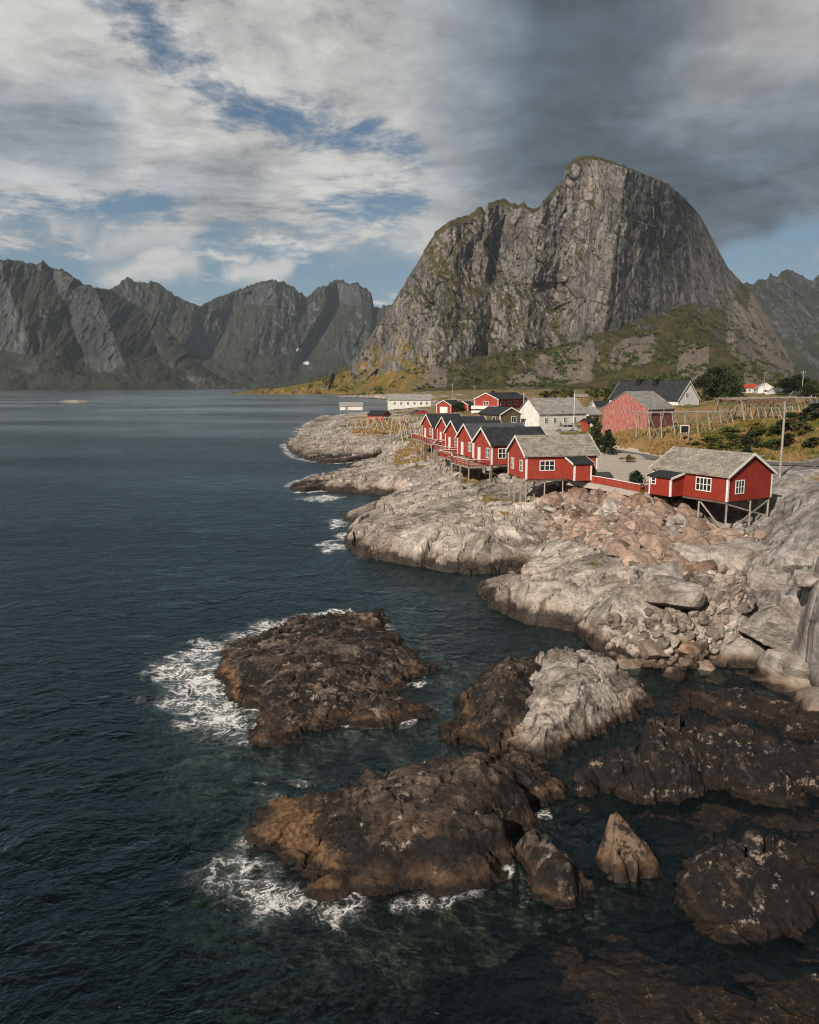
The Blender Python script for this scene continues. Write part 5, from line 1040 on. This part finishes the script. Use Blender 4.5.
# ------------------------------------------------------------------ cars
def car(label, org, ang, paint, L=4.4):
    root = empty('parked_car', org, R(ang)); tag(root, label, 'car', 'cars parked in the village'); k = L/4.4
    prof = [(0.0, .35), (0.05, .72), (0.30, .82), (1.15, .92), (1.75, 1.42), (2.2, 1.50), (3.3, 1.47), (4.05, 1.02), (4.36, .95), (4.4, .40), (4.2, .26), (.2, .26)]
    bm = bmesh.new(); rings = []
    for y, ins in ((-.86, .0), (-.80, .05), (.80, .05), (.86, .0)):
        rings.append([bm.verts.new((p[0]*k, (y*(1-0.16*max(0, (p[1]-.92)/.6))), p[1])) for p in prof])
    for a, b in zip(rings[:-1], rings[1:]):
        for i in range(len(prof)): bm.faces.new((a[i], a[(i+1) % len(prof)], b[(i+1) % len(prof)], b[i]))
    bm.faces.new(rings[0][::-1]); bm.faces.new(rings[-1]); bmesh.ops.recalc_face_normals(bm, faces=bm.faces)
    me = bpy.data.meshes.new('body'); bm.to_mesh(me); bm.free(); body = link('body', me, paint, root)
    for sg in (-1, 1):
        b = MB(); yy = [(.872-.0)*sg, (.76)*sg]
        for (xa, xb, xc, xd) in ((1.42, 2.35, 2.35, 1.84), (2.45, 3.65, 3.25, 2.45)):
            b.add([(xa*k, .868*sg, .98), (xb*k, .868*sg, .98), (xc*k, .775*sg, 1.38), (xd*k, .775*sg, 1.38), (xa*k, .82*sg, .98), (xb*k, .82*sg, .98), (xc*k, .73*sg, 1.38), (xd*k, .73*sg, 1.38)], [(0, 1, 2, 3), (7, 6, 5, 4), (0, 4, 5, 1), (1, 5, 6, 2), (2, 6, 7, 3), (3, 7, 4, 0)])
        b.build('side_window', M['glass'], root)
    for (p, q) in (((1.22, .985), (1.72, 1.40)), ((3.98, 1.10), (3.40, 1.43))):
        b = MB(); s = -1 if p[0] < 2 else 1; n = (s*.02, .02)
        b.add([(p[0]*k+n[0], -.68, p[1]+n[1]), (p[0]*k+n[0], .68, p[1]+n[1]), (q[0]*k+n[0], .6, q[1]+n[1]), (q[0]*k+n[0], -.6, q[1]+n[1])], [(0, 1, 2, 3)]); b.build('windscreen' if s < 0 else 'rear_window', M['glass'], root)
    for x in (.82, 3.5):
        for sg in (-1, 1):
            b = MB(); b.bar((x*k, .70*sg, .32), (x*k, .90*sg, .32), .32, 18); w = b.build('wheel', M['rubber'], root); b = MB(); b.bar((x*k, .895*sg, .32), (x*k, .912*sg, .32), .19, 14); b.build('rim', M['rim'], w)
    for sg in (-1, 1):
        b = MB(); b.box(-.01, sg*.62-.16, .60, .12, sg*.62+.16, .74); b.build('headlight', M['lampwhite'], root)
        b = MB(); b.box(4.3*k, sg*.64-.14, .72, 4.41*k, sg*.64+.14, .90); b.build('tail_light', M['lampred'], root)
    return root
def pole(name, label, org, h, r, mat, arm=None, cat='pole', flagtop=False):
    root = empty(name, org); tag(root, label, cat)
    b = MB(); b.bar((0, 0, -.6), (0, 0, h), r, 9, r*.72); b.build('shaft', mat, root)
    if arm:
        b = MB(); b.bar((-arm/2, 0, h-.5), (arm/2, 0, h-.5), .05, 6); b.build('crossarm', mat, root)
        for x in (-arm/2+.1, arm/2-.1):
            b = MB(); b.bar((x, 0, h-.45), (x, 0, h-.22), .05, 6); b.build('insulator', M['white'], root)
    if flagtop: b = MB(); b.bar((0, 0, h), (0, 0, h+.2), .09, 8, .03); b.build('finial', M['white'], root)
    return root
def build_details():
    car('silver estate car parked in front of the white warehouse', ofs(554.5, 172, 8.02), 4, M['silver'], 4.7)
    car('red car parked on the grass before the long white shore house', ofs(415.5, 300, 6.9), 8, M['car_red'], 4.4)
    car('dark grey car parked beside the red one', ofs(410.5, 306, 6.75), 10, M['cargrey'], 4.2)
    PADS.append(([ofs(407, 297, 0)[:2], ofs(430, 297, 0)[:2], ofs(430, 312, 0)[:2], ofs(407, 312, 0)[:2]], 6.75)); PADS.append(([ofs(545, 166, 0)[:2], ofs(585, 166, 0)[:2], ofs(585, 178, 0)[:2], ofs(545, 178, 0)[:2]], 8.0))
    pole('utility_pole', 'tall weathered wooden pole rising just behind the cross-braced cabin', P(780, 474.5, 8.0), 8.1, .15, M['pole'])
    pole('utility_pole', 'slim far pole rising beside the white gabled house', ofs(763.5, 330, 12.4), 10.5, .14, M['pole'], 1.4)
    pole('utility_pole', 'far pole standing at the end of the large fish rack', ofs(801, 250, 11.5), 10.5, .15, M['pole'], 1.4)
    pole('utility_pole', 'thin far pole at the corner of the red roofed house', ofs(740, 390, 13.6), 8, .12, M['pole'])
    pole('flagpole', 'white flagpole beside the silver car', ofs(573.5, 176, 8.0), 8.3, .07, M['white'], cat='flagpole', flagtop=True)
    pole('lamp_post', 'grey post against the wall of the white warehouse', ofs(547.5, 178, 8.0), 6.0, .07, M['pole'], cat='post')
    pole('utility_pole', 'thin pole left of the big red building', ofs(474, 290, 8), 9.5, .12, M['pole'], 1.2); pole('utility_pole', 'thin pole behind the small red garage', ofs(452.5, 330, 8), 10, .12, M['pole'], 1.2)
    pole('utility_pole', 'pale post in front of the big red building', ofs(523.5, 240, 8), 7.6, .11, M['white'])
    # yard fence in two runs
    def fence(label, pts):
        c = pts[0]; root = empty('fence', c); tag(root, label, 'fence', 'red board fences round the yard'); L = [(p[0]-c[0], p[1]-c[1], p[2]-c[2]) for p in pts]
        for a, b in zip(L[:-1], L[1:]):
            a = Vector(a); b = Vector(b); mb = MB()
            for k in range(3): z = Vector((0, 0, .40+.26*k)); mb.beam(a+z, b+z, .05, .235)
            mb.build('board_panel', M['red'], root)
            mb = MB(); mb.beam(a+Vector((0, 0, 1.09)), b+Vector((0, 0, 1.09)), .15, .06); mb.build('cap_rail', M['white'], root)
            mb = MB(); mb.beam(a+Vector((0, 0, -.06)), b+Vector((0, 0, -.06)), .22, .62); mb.build('plinth', M['concrete'], root)
            n = max(2, int((b-a).length/2)+1)
            for i in range(n):
                p = a.lerp(b, i/(n-1)); mb = MB(); mb.box(p.x-.05, p.y+.03, p.z+.25, p.x+.05, p.y+.12, p.z+1.05); mb.build('fence_post', M['red'], root)
    fence('red board fence with white cap running from the shingle cabin along the boulder bank', [P(566.5, 481.5, 6.75), P(600, 486.5, 6.6), P(640, 494.5, 6.45)])
    fence('short red board fence with white cap joining the cabin on tall posts', [P(645, 494.5, 6.45), P(676, 492.5, 6.5)])
    root = empty('sign_board', ofs(684.5, 128, 9.9)); tag(root, 'small black sign board in a white frame in the grass below the rack', 'sign'); b = MB(); b.box(-.6, 0, .5, .6, .06, 1.5); b.build('panel', M['black'], root)
    b = MB(); b.box(-.72, -.02, .42, -.602, .08, 1.6); b.box(.602, -.02, .42, .72, .08, 1.6); b.box(-.6, -.02, 1.502, .6, .08, 1.6); b.build('frame', M['white'], root)
    for x in (-.66, .66): b = MB(); b.box(x-.05, 0, -.8, x+.05, .06, .418); b.build('leg', M['pole'], root)
    # road
    V = []; F = []; n = 0
    pts = [Vector(p) for p in ROADC]; fine = []
    for a, b in zip(pts[:-1], pts[1:]):
        m = max(1, int((b-a).length/1.5))
        for i in range(m): fine.append(a.lerp(b, i/m))
    fine.append(pts[-1]); mb = MB()
    for i, p in enumerate(fine):
        d = fine[min(i+1, len(fine)-1)]-fine[max(i-1, 0)]; d.z = 0; d.normalize(); nn = Vector((-d.y, d.x, 0)); V += [p+nn*2.6, p-nn*2.6]
        if i: F.append((2*i-2, 2*i-1, 2*i+1, 2*i))
    me = bpy.data.meshes.new('road'); me.from_pydata(V, [], F); me.update(); o = link('road', me, M['asphalt']); tag(o, kind='structure')
M['cargrey'] = plain_mat('grey_car_paint', (0.07, 0.075, 0.08), 0.3, 0.03, 1.0, 0.2, 0.5)
# ------------------------------------------------------------------ plants
def leaf_mat(name, c0, c1, c2):
    m, nt, out = new_mat(name)
    pos = nt.node('ShaderNodeNewGeometry').outputs['Position']; oi = nt.node('ShaderNodeObjectInfo').outputs['Random']
    n = nt.noise(pos, 0.9, 5, 0.7); f = nt.noise(pos, 5.0, 4, 0.7)
    t = nt.add(nt.add(nt.mul(n, 0.6), nt.mul(f, 0.4)), nt.mul(nt.sub(oi, 0.5), 0.16))
    col = nt.ramp(nt.smooth(t, 0.32, 0.68), [(0, c0), (0.55, c1), (1, c2)])
    b = bsdf(nt, out, col, 0.7, None, 0.2); return m
M['leaf_dark'] = leaf_mat('dark_leaf', (0.012, 0.018, 0.008), (0.030, 0.042, 0.016), (0.065, 0.075, 0.025))
M['leaf'] = leaf_mat('green_leaf', (0.028, 0.040, 0.010), (0.088, 0.102, 0.024), (0.175, 0.155, 0.040))
M['leaf_gold'] = leaf_mat('autumn_leaf', (0.05, 0.045, 0.012), (0.13, 0.095, 0.022), (0.22, 0.13, 0.035))
M['bark'] = plain_mat('bark', (0.09, 0.072, 0.058), 0.9, 0.3, 4.0)
def crown_mesh(name, h, w, n, leaf, seed, conic=False, low=0.15):
    rs = np.random.RandomState(seed); k = max(7, n//90)
    c = []
    for i in range(k):
        t = rs.rand()**0.8; z = h*(low+(1-low)*t); prof = (1.05-t)**0.8 if conic else math.sin(math.pi*min(1, 0.22+0.80*t))**0.7
        a = rs.rand()*6.283; r = w*0.5*prof*math.sqrt(rs.rand())*0.95; c.append((r*math.cos(a), r*math.sin(a), z, w*(0.13+0.13*rs.rand())*(0.5+0.5*prof)))
    c = np.array(c); idx = rs.randint(0, k, n); d = rs.normal(size=(n, 3)); d /= np.linalg.norm(d, axis=1)[:, None]
    rad = rs.rand(n)**0.45*1.15; p = c[idx, :3]+d*(c[idx, 3]*rad)[:, None]*np.array([1, 1, 0.8]); p[:, 2] = np.maximum(p[:, 2], 0.05)
    u = rs.normal(size=(n, 3)); u /= np.linalg.norm(u, axis=1)[:, None]; v = np.cross(u, rs.normal(size=(n, 3))); v /= np.linalg.norm(v, axis=1)[:, None]
    s = (leaf*(0.6+0.8*rs.rand(n)))[:, None]; u = u*s; v = v*s*0.6
    V = np.stack([p-u, p+v*0.9, p+u, p-v], 1).reshape(-1, 3); F = np.arange(4*n).reshape(n, 4); return np_mesh(name, V, F, False)
def trunk_mesh(h, w, seed):
    rr = random.Random(seed); b = MB(); b.bar((0, 0, -.5), (0.06*h*rr.uniform(-1, 1), 0, h*0.7), w*0.045+.05, 7, w*0.015+.02)
    for i in range(6):
        z = h*rr.uniform(.15, .55); a = rr.uniform(0, 6.28); b.bar((0, 0, z), (math.cos(a)*w*.33, math.sin(a)*w*.33, z+h*.22), w*.018+.02, 5, .015)
    return b.mesh('trunk')
PROTO = {}
def plant(kind, name, label, cat, px, Y, h, w, mat, group=None, z=None, n=900, leaf=0.16, conic=False, seed=0, rz=0.0):
    x, y, _ = ofs(px, Y, 9.0); z = ground_at(x, y) if z is None else z
    key = (kind, mat)
    if key not in PROTO: PROTO[key] = (crown_mesh('crown', 1.0, 1.0*0.9 if conic else 1.0, n, leaf, seed+len(PROTO), conic), trunk_mesh(1.0, 0.5, seed+3))
    cm, tm = PROTO[key]
    root = empty(name, (x, y, z-.1), rz); tag(root, label, cat, group); root.scale = (w, w, h)
    link('trunk', tm, M['bark'], root); link('crown', cm, M[mat], root); return root
def build_plants():
    plant('con', 'shrub', 'tall dark juniper shrub at the corner of the yard in front of the barn', 'shrub', 596, 126, 5.6, 3.4, 'leaf_dark', n=1500, leaf=.045, conic=True, seed=5)
    plant('con', 'shrub', 'broad dark shrub beside the tall juniper', 'shrub', 607, 124, 3.6, 3.6, 'leaf_dark', n=1500, leaf=.045, conic=True, seed=6, rz=2)
    plant('rnd', 'bush', 'small green bush at the gap between the two red fences', 'bush', 637.5, 87, 2.4, 2.0, 'leaf_dark', n=1300, leaf=.05, seed=9, rz=1, z=6.3)
    plant('rnd', 'tree', 'round leafy tree between the garage and the red shed', 'tree', 460, 296, 4.4, 4.4, 'leaf_dark', n=1300, leaf=.05, seed=9, z=7.2)
    g = 'dark trees round the big white house'
    for i, (px, Y, h, w) in enumerate([(704, 236, 8.0, 7.5), (716, 240, 9.0, 8.0), (728, 238, 8.6, 8), (709, 250, 9.0, 8), (722, 255, 9.5, 8), (786, 262, 6.0, 8), (797, 258, 6.5, 7), (733, 228, 5.5, 6), (625, 262, 6.0, 7), (612, 266, 5.5, 7), (636, 258, 6.5, 7), (812, 236, 5, 7), (806, 225, 4.0, 6)]):
        plant('rnd', 'tree', 'dark green birch in the grove around the big white house' if i < 8 else 'dark green birch standing apart from the grove by the white house', 'tree', px, Y, h, w, 'leaf_dark', group=g, rz=i*1.3)
    g = 'small trees behind the warehouse'
    for i, (px, Y, h, w) in enumerate([(565, 372, 7, 6), (571, 380, 6, 6), (590, 366, 5.0, 6), (597, 340, 5, 6), (556, 400, 5, 8), (606, 310, 4.5, 7), (545, 420, 4, 8)]):
        plant('rnd', 'tree', 'small green tree on the flat land behind the white warehouse', 'tree', px, Y, h, w, 'leaf', group=g, n=1300, leaf=.05, rz=i*1.7, z=None)
    g = 'low bushes on the grassy bank'
    for i, (px, Y, h, w, m) in enumerate([(748, 112, 2.2, 3.2, 'leaf_dark'), (741, 118, 1.4, 2.6, 'leaf'), (780, 122, 2.4, 5, 'leaf_dark'), (791, 124, 2.6, 5, 'leaf_dark'), (799, 120, 2.0, 4, 'leaf'), (708, 122, 1.8, 3.6, 'leaf'), (716, 126, 1.6, 4.2, 'leaf'), (727, 130, 1.4, 4, 'leaf'), (696, 124, 1.2, 3, 'leaf_gold'), (757, 128, 1.4, 3.4, 'leaf_gold'), (672, 118, 1.1, 2.4, 'leaf_gold'), (812, 112, 1.6, 4, 'leaf_dark'), (765, 116, 1.2, 2.6, 'leaf'), (628, 112, 1.1, 2.2, 'leaf_gold'), (805, 128, 2.4, 4.5, 'leaf_dark'), (815, 131, 2.6, 4.5, 'leaf_dark'), (700, 113, 1.5, 3.6, 'leaf'), (722, 114, 1.9, 4.4, 'leaf'), (734, 122, 2.2, 4.6, 'leaf_dark'), (752, 119, 2.4, 4.2, 'leaf_dark'), (712, 119, 1.5, 4.0, 'leaf'), (762, 124, 1.8, 4.0, 'leaf'), (773, 113, 1.9, 3.6, 'leaf_dark'), (786, 116, 2.2, 4.4, 'leaf_dark'), (690, 117, 1.3, 3.2, 'leaf')]):
        plant('low', 'bush', {'leaf': 'low light green bush on the grassy bank below the racks', 'leaf_dark': 'low dark green bush on the grassy bank near the tall pole', 'leaf_gold': 'low golden bush in the dry grass of the bank'}[m], 'bush', px, Y, h, w, m, group=g, n=900, leaf=.055, seed=20, rz=i*2.1)
    # tall dry grass on the bank and the peninsula: one mass
    rs = np.random.RandomState(4); P_ = []
    def scatter(n, px0, px1, Y0, Y1):
        px = rs.uniform(px0, px1, n); Y = rs.uniform(Y0, Y1, n); return (px-409.5)/FPX*(Y*CP+9*SP), Y
    for mat, cnt, hh, regs, nm in (('grass_gold', 1, (.25, .75), [(9000, 612, 690, 104, 150), (7000, 690, 830, 104, 150), (2600, 352, 408, 222, 292), (1200, 395, 440, 150, 200)], 'tall_grass'),
                                   ('grass_green', 1, (.2, .6), [(22000, 670, 830, 104, 145), (2500, 560, 660, 150, 200), (2400, 570, 680, 82, 92)], 'green_grass')):
        xs, ys = [], []
        for r_ in regs: a, b = scatter(*r_); xs.append(a); ys.append(b)
        x = np.concatenate(xs); y = np.concatenate(ys)
        H, s, vil, h = ground_h(x, y, True); rd, _ = road_dist(x, y); yd = poly_sdf(x, y, YARD)
        cl = fbm2(x/6+(0 if nm == 'tall_grass' else 50), y/6, 3)
        ok = (rd > 3.6) & (yd < -0.3) & (s > 6) & (cl+0.5*fbm2(x/2.2, y/2.2, 3) > np.where(y > 180, 0.05, -0.15)) & ((h > 6.0) | (y > 140))
        for poly, _z in PADS:
            ok &= poly_sdf(x, y, poly) < -0.0
        x, y, H = x[ok], y[ok], H[ok]; n = len(x); k = 3
        V = []; sz = rs.uniform(*hh, (n, k)); an = rs.uniform(0, 6.28, (n, k)); w = 0.10*(y/110)[:, None]*rs.uniform(.7, 1.5, (n, k)); lx = rs.uniform(-.35, .35, (n, k))*sz; ly = rs.uniform(-.35, .35, (n, k))*sz
        ox = rs.uniform(-.2, .2, (n, k)); oy = rs.uniform(-.2, .2, (n, k)); bx = x[:, None]+ox; by = y[:, None]+oy; bz = H[:, None]-.08+0*ox
        V = np.stack([np.stack([bx-np.cos(an)*w, by-np.sin(an)*w, bz], -1), np.stack([bx+np.cos(an)*w, by+np.sin(an)*w, bz], -1), np.stack([bx+lx+np.cos(an)*w*.35, by+ly, bz+sz], -1), np.stack([bx+lx-np.cos(an)*w*.35, by+ly, bz+sz], -1)], 2).reshape(-1, 3)
        o = link(nm, np_mesh(nm, V, np.arange(len(V)).reshape(-1, 4), False), M[mat]); tag(o, 'long dry golden grass on the bank and the peninsula' if nm == 'tall_grass' else 'long green grass on the bank and round the yard', 'grass', kind='stuff')
M['grass_gold'] = leaf_mat('dry_grass', (0.12, 0.085, 0.028), (0.25, 0.155, 0.058), (0.38, 0.25, 0.11)); M['grass_green'] = leaf_mat('green_grass', (0.06, 0.07, 0.014), (0.13, 0.125, 0.024), (0.23, 0.18, 0.045))
def hillside_bushes(main):
    X2, D2, Z2, T, PXm = main; rs = np.random.RandomState(7); nr, nc = T.shape
    gx = np.gradient(Z2, axis=0)/np.maximum(np.gradient(D2, axis=0), .3)
    w = ((T > 0.04) & (T < 0.75)) * (gx < 1.3) * sstep(fbm2(X2/70, D2/70+Z2/60, 4), -0.15, 0.5); w = w*(PXm > 300)*(PXm < 810)
    w = w*np.gradient(D2, axis=0).clip(0.1, None); p = (w/w.sum()).ravel(); idx = rs.choice(nr*nc, 2600, p=p)
    bx, by, bz = X2.ravel()[idx], D2.ravel()[idx], Z2.ravel()[idx]; n = len(idx); k = 14
    sz = rs.uniform(1.6, 4.6, n)*rs.choice([.6, 1, 1.25], n)
    c = np.stack([bx, by, bz], -1)[:, None]+rs.normal(size=(n, k, 3))*(sz[:, None, None]*np.array([.42, .42, .26]))+np.array([0, 0, 1])*(sz*0.35)[:, None, None]
    u = rs.normal(size=(n, k, 3)); u /= np.linalg.norm(u, axis=2)[..., None]; v = np.cross(u, rs.normal(size=(n, k, 3))); v /= np.linalg.norm(v, axis=2)[..., None]; s = (sz*.42)[:, None, None]
    V = np.stack([c-u*s, c+v*s*.7, c+u*s, c-v*s*.7], 2).reshape(-1, 3)
    o = link('hillside_bushes', np_mesh('hillside_bushes', V, np.arange(len(V)).reshape(-1, 4), False), M['leaf']); tag(o, 'low birch scrub covering the foot of the mountain', 'scrub', kind='stuff')
# ------------------------------------------------------------------ boulders
def boulder_mesh(seed, flat=0.75, faces=7):
    rs = np.random.RandomState(seed); bm = bmesh.new(); bmesh.ops.create_icosphere(bm, subdivisions=4, radius=1.0)
    V = np.array([v.co[:] for v in bm.verts]); d = V/np.linalg.norm(V, axis=1)[:, None]
    r = np.full(len(V), 1.35)
    for i in range(faces+7):
        n = rs.normal(size=3); n /= np.linalg.norm(n); t = 0.60+0.34*rs.rand(); q = d@n; r = np.minimum(r, np.where(q > 0.05, t/np.maximum(q, .05), 9))
    rr = r.copy(); r = 0.97*r+0.03*np.minimum(r, 1.02)
    r = r+0.045*fbm3(d[:, 0]*2.2+seed, d[:, 1]*2.2, d[:, 2]*2.2, 4)+0.015*fbm3(d[:, 0]*8, d[:, 1]*8+seed, d[:, 2]*8, 3)
    P3 = d*r[:, None]*np.array([1.0, 0.78+0.2*rs.rand(), flat])
    for v, p in zip(bm.verts, P3): v.co = p
    me = bpy.data.meshes.new('boulder'); bm.to_mesh(me); bm.free(); return me
def build_boulders():
    kinds = [('b_pink', 'pinkish angular boulder lying in the rubble bank below the fence'), ('b_pink', 'pinkish angular boulder lying in the rubble bank below the fence'), ('b_rust', 'rust brown boulder lying in the rubble bank below the fence'), ('b_grey', 'grey boulder lying among the pink ones in the rubble bank'), ('b_brown', 'brown boulder lying in the rubble bank below the fence')]
    shapes = [boulder_mesh(100+i, .62+.05*(i % 4)) for i in range(7)]; protos = {}
    for k, (mt, lab) in enumerate(kinds):
        for i, s in enumerate(shapes):
            me = s.copy(); me.materials.append(M[mt]); protos[(k, i)] = me
    bank = RUBBLE
    a = np.array(bank); rs = np.random.RandomState(12); pts = []
    x0, y0 = a.min(0); x1, y1 = a.max(0)
    cand = np.stack([rs.uniform(x0, x1, 24000), rs.uniform(y0, y1, 24000)], 1); cand = cand[poly_sdf(cand[:, 0], cand[:, 1], bank) > -0.3]
    for c in cand:
        # coarser blocks in the middle of the bank, finer towards its ends
        r = float(np.clip(rs.lognormal(-0.16, 0.36), .45, 1.6))
        if all((c[0]-q[0])**2+(c[1]-q[1])**2 > (0.66*(r+q[2]))**2 for q in pts): pts.append((c[0], c[1], r))
        if len(pts) >= 272: break
    H = ground_h(np.array([p[0] for p in pts]), np.array([p[1] for p in pts]), True)[0]
    first = {}
    for (x, y, r), h in zip(pts, H):
        k = int(rs.choice(5, p=[.3, .22, .2, .16, .12])); i = int(rs.randint(7)); lab = kinds[k][1]
        if (k, i) not in first: o = link('boulder', protos[(k, i)]); first[(k, i)] = o
        else: o = first[(k, i)].copy(); COL.objects.link(o)
        o.location = (x, y, h+r*0.34); o.rotation_euler = (rs.uniform(-.5, .5), rs.uniform(-.5, .5), rs.uniform(0, 6.28)); o.scale = (r*1.1, r*1.05, r*rs.uniform(.8, 1.15)); tag(o, lab, 'boulder', 'boulders of the rubble bank below the cabins')
    # single big boulders along the shore
    big = [(672, 668, .5, 1.0, 3, 'tan boulder at the water line under the grey shore slabs'), (652, 655, .7, 1.1, 4, 'brown boulder at the water edge below the grey slabs'), (706, 660, .5, .8, 4, 'dark boulder standing in shallow water below the right cliff'), (728, 655, .5, 1.3, 3, 'pale split boulder lying in the shallows by the right cliff'), (716, 678, .1, .8, 3, 'lone tan boulder in the dark shallows'), (742, 668, .3, .6, 3, 'small pale boulder at the foot of the right cliff'),
           (700, 555, 3.6, 2.0, 3, 'big grey slab-like boulder under the rubble bank'), (745, 556, 3.9, 2.6, 3, 'huge rounded grey boulder under the cross-braced cabin'), (665, 598, 3.4, 2.2, 3, 'rounded grey boulder on the broad grey slab'), (785, 590, 5.0, 2.4, 3, 'large grey boulder leaning on the right cliff'), (790, 622, 3.6, 2.3, 3, 'grey boulder low on the right cliff'), (762, 598, 3.4, 1.6, 3, 'grey boulder in the gully beside the right cliff'), (735, 604, 3.0, 1.4, 3, 'medium grey boulder in the gully of loose stones'), (755, 632, 2.0, 1.7, 3, 'long grey boulder lying just above the dark shallows'), (553, 495, 4.8, 1.3, 3, 'pale grey boulder under the shingle roofed cabin'), (536, 497, 4.0, .95, 0, 'pinkish boulder at the foot of the shingle cabin post'), (565, 520, 4.0, 1.8, 3, 'pale grey slab wedged under the left end of the rubble bank'), (620, 540, 4.2, 1.6, 0, 'large pink slab at the lower edge of the rubble bank'), (622, 498, 5.6, 1.6, 0, 'largest pink boulder high in the rubble bank'), (660, 508, 5.3, 1.4, 0, 'large pink boulder high in the middle of the rubble bank'), (633, 652, .9, 1.0, 4, 'brown boulder on the shore below the broad grey slab'), (690, 648, 1.0, .8, 2, 'rusty boulder above the small stones of the cove')]
    bigm = []
    for s_ in shapes:
        me = s_.copy(); me.materials.append(M['boulder']); bigm.append(me)
    for (px, py, z, r, k, lab) in big:
        x, y, _ = P(px, py, z); h = float(ground_h(np.array([x]), np.array([y]), True)[0][0]); i = int(rs.randint(7)); o = link('boulder', protos[(k, i)] if k != 3 else bigm[i])
        o.location = (x, y, max(h, -.3)+r*0.22); o.rotation_euler = (rs.uniform(-.3, .3), rs.uniform(-.3, .3), rs.uniform(0, 6.28)); o.scale = (r, r*1.0, r*.85); tag(o, lab, 'boulder')
    for (px, py, z, r) in [(806, 600, 5.6, 1.9), (818, 625, 4.6, 2.1), (775, 575, 4.4, 1.5), (800, 560, 5.4, 1.7), (812, 655, 3.0, 1.8), (782, 640, 2.6, 1.5), (800, 668, 1.6, 1.3), (770, 625, 2.6, 1.2), (815, 580, 6.2, 1.5), (788, 606, 4.2, 1.3)]:
        x, y, _ = P(px, py, z); h = float(ground_h(np.array([x]), np.array([y]), True)[0][0]); o = link('boulder', bigm[int(rs.randint(7))])
        o.location = (x, y, h+r*.15); o.rotation_euler = (rs.uniform(-.5, .5), rs.uniform(-.5, .5), rs.uniform(0, 6.28)); o.scale = (r, r*.95, r*.9); tag(o, 'grey boulder in the heap on the steep grey cliff above the cove', 'boulder', 'grey boulders heaped on the steep cliff')
    # loose stones of the cove and gully: too many to count
    V = []; F = []; base = boulder_mesh(300); bv = np.array([v.co[:] for v in base.vertices]); 
    bm = bmesh.new(); bmesh.ops.create_icosphere(bm, subdivisions=2, radius=1.0); bf = [[v.index for v in f.verts] for f in bm.faces]; bv = np.array([v.co[:] for v in bm.verts]); bm.free()
    gul = [P(*q)[:2] for q in [(690, 585, 3.1), (720, 575, 3.2), (745, 585, 3.2), (752, 620, 2.4), (748, 648, 1.0), (700, 660, .6), (640, 664, .4), (600, 645, .4), (640, 640, 1.2), (700, 632, 1.4), (715, 610, 2.4)]]; a = np.array(gul); x0, y0 = a.min(0); x1, y1 = a.max(0)
    c = np.stack([rs.uniform(x0, x1, 2600), rs.uniform(y0, y1, 2600)], 1); c = c[poly_sdf(c[:, 0], c[:, 1], gul) > -.4]; H = ground_h(c[:, 0], c[:, 1], True)[0]
    allv = []; allf = []
    for j, (q, h) in enumerate(zip(c, H)):
        r = float(np.clip(rs.lognormal(-1.6, .6), .08, .7)); A = rs.normal(size=(3, 3)); Q, _ = np.linalg.qr(A); pv = bv*(1+.18*rs.normal(size=(len(bv), 1)))*np.array([1, .8, .62]); allv.append(pv@Q.T*r+np.array([q[0], q[1], h+r*.3])); allf.append(np.array(bf)+j*len(bv))
    c2 = np.stack([rs.uniform(x0, x1, 10), rs.uniform(y0, y1, 10)], 1); a2 = np.array(RUBBLE); q0 = a2.min(0); q1 = a2.max(0)
    c2 = np.stack([rs.uniform(q0[0], q1[0], 4200), rs.uniform(q0[1], q1[1], 4200)], 1); c2 = c2[poly_sdf(c2[:, 0], c2[:, 1], RUBBLE) > -.6]; H2 = ground_h(c2[:, 0], c2[:, 1], True)[0]; nb = len(allv)
    for j, (q, h) in enumerate(zip(c2, H2)):
        r = float(np.clip(rs.lognormal(-1.2, .4), .15, .5)); A = rs.normal(size=(3, 3)); Q, _ = np.linalg.qr(A); pv = bv*(1+.18*rs.normal(size=(len(bv), 1)))*np.array([1, .8, .62]); allv.append(pv@Q.T*r+np.array([q[0], q[1], h+r*.3])); allf.append(np.array(bf)+(nb+j)*len(bv))
    tn = np.repeat(rs.rand(len(allv)), len(bv)); o = link('loose_stones', np_mesh('loose_stones', np.concatenate(allv), np.concatenate(allf), False, {'tone': tn}), M['stones']); tag(o, 'loose stones filling the gully and the edge of the cove', 'stones', kind='stuff')

def build_haze():
    m, nt, out = new_mat('haze_air'); v = nt.node('ShaderNodeVolumePrincipled'); v.inputs['Color'].default_value = (0.74, 0.87, 1.0, 1); v.inputs['Density'].default_value = 3.8e-5; v.inputs['Anisotropy'].default_value = 0.0
    nt.l.new(v.outputs[0], out.inputs[1]); mb = MB(); mb.box(-9000, -260, -14, 9000, 9200, 700); o = mb.build('haze', m); tag(o, 'thin sea haze over the fjord', 'haze', kind='stuff')
MAIN = build_mountains()
build_cabins(); build_walkways(); build_village(); build_details()
build_ground(); build_sea_rocks(); build_sea(); build_racks()
build_plants(); hillside_bushes(MAIN); build_boulders()
build_haze()
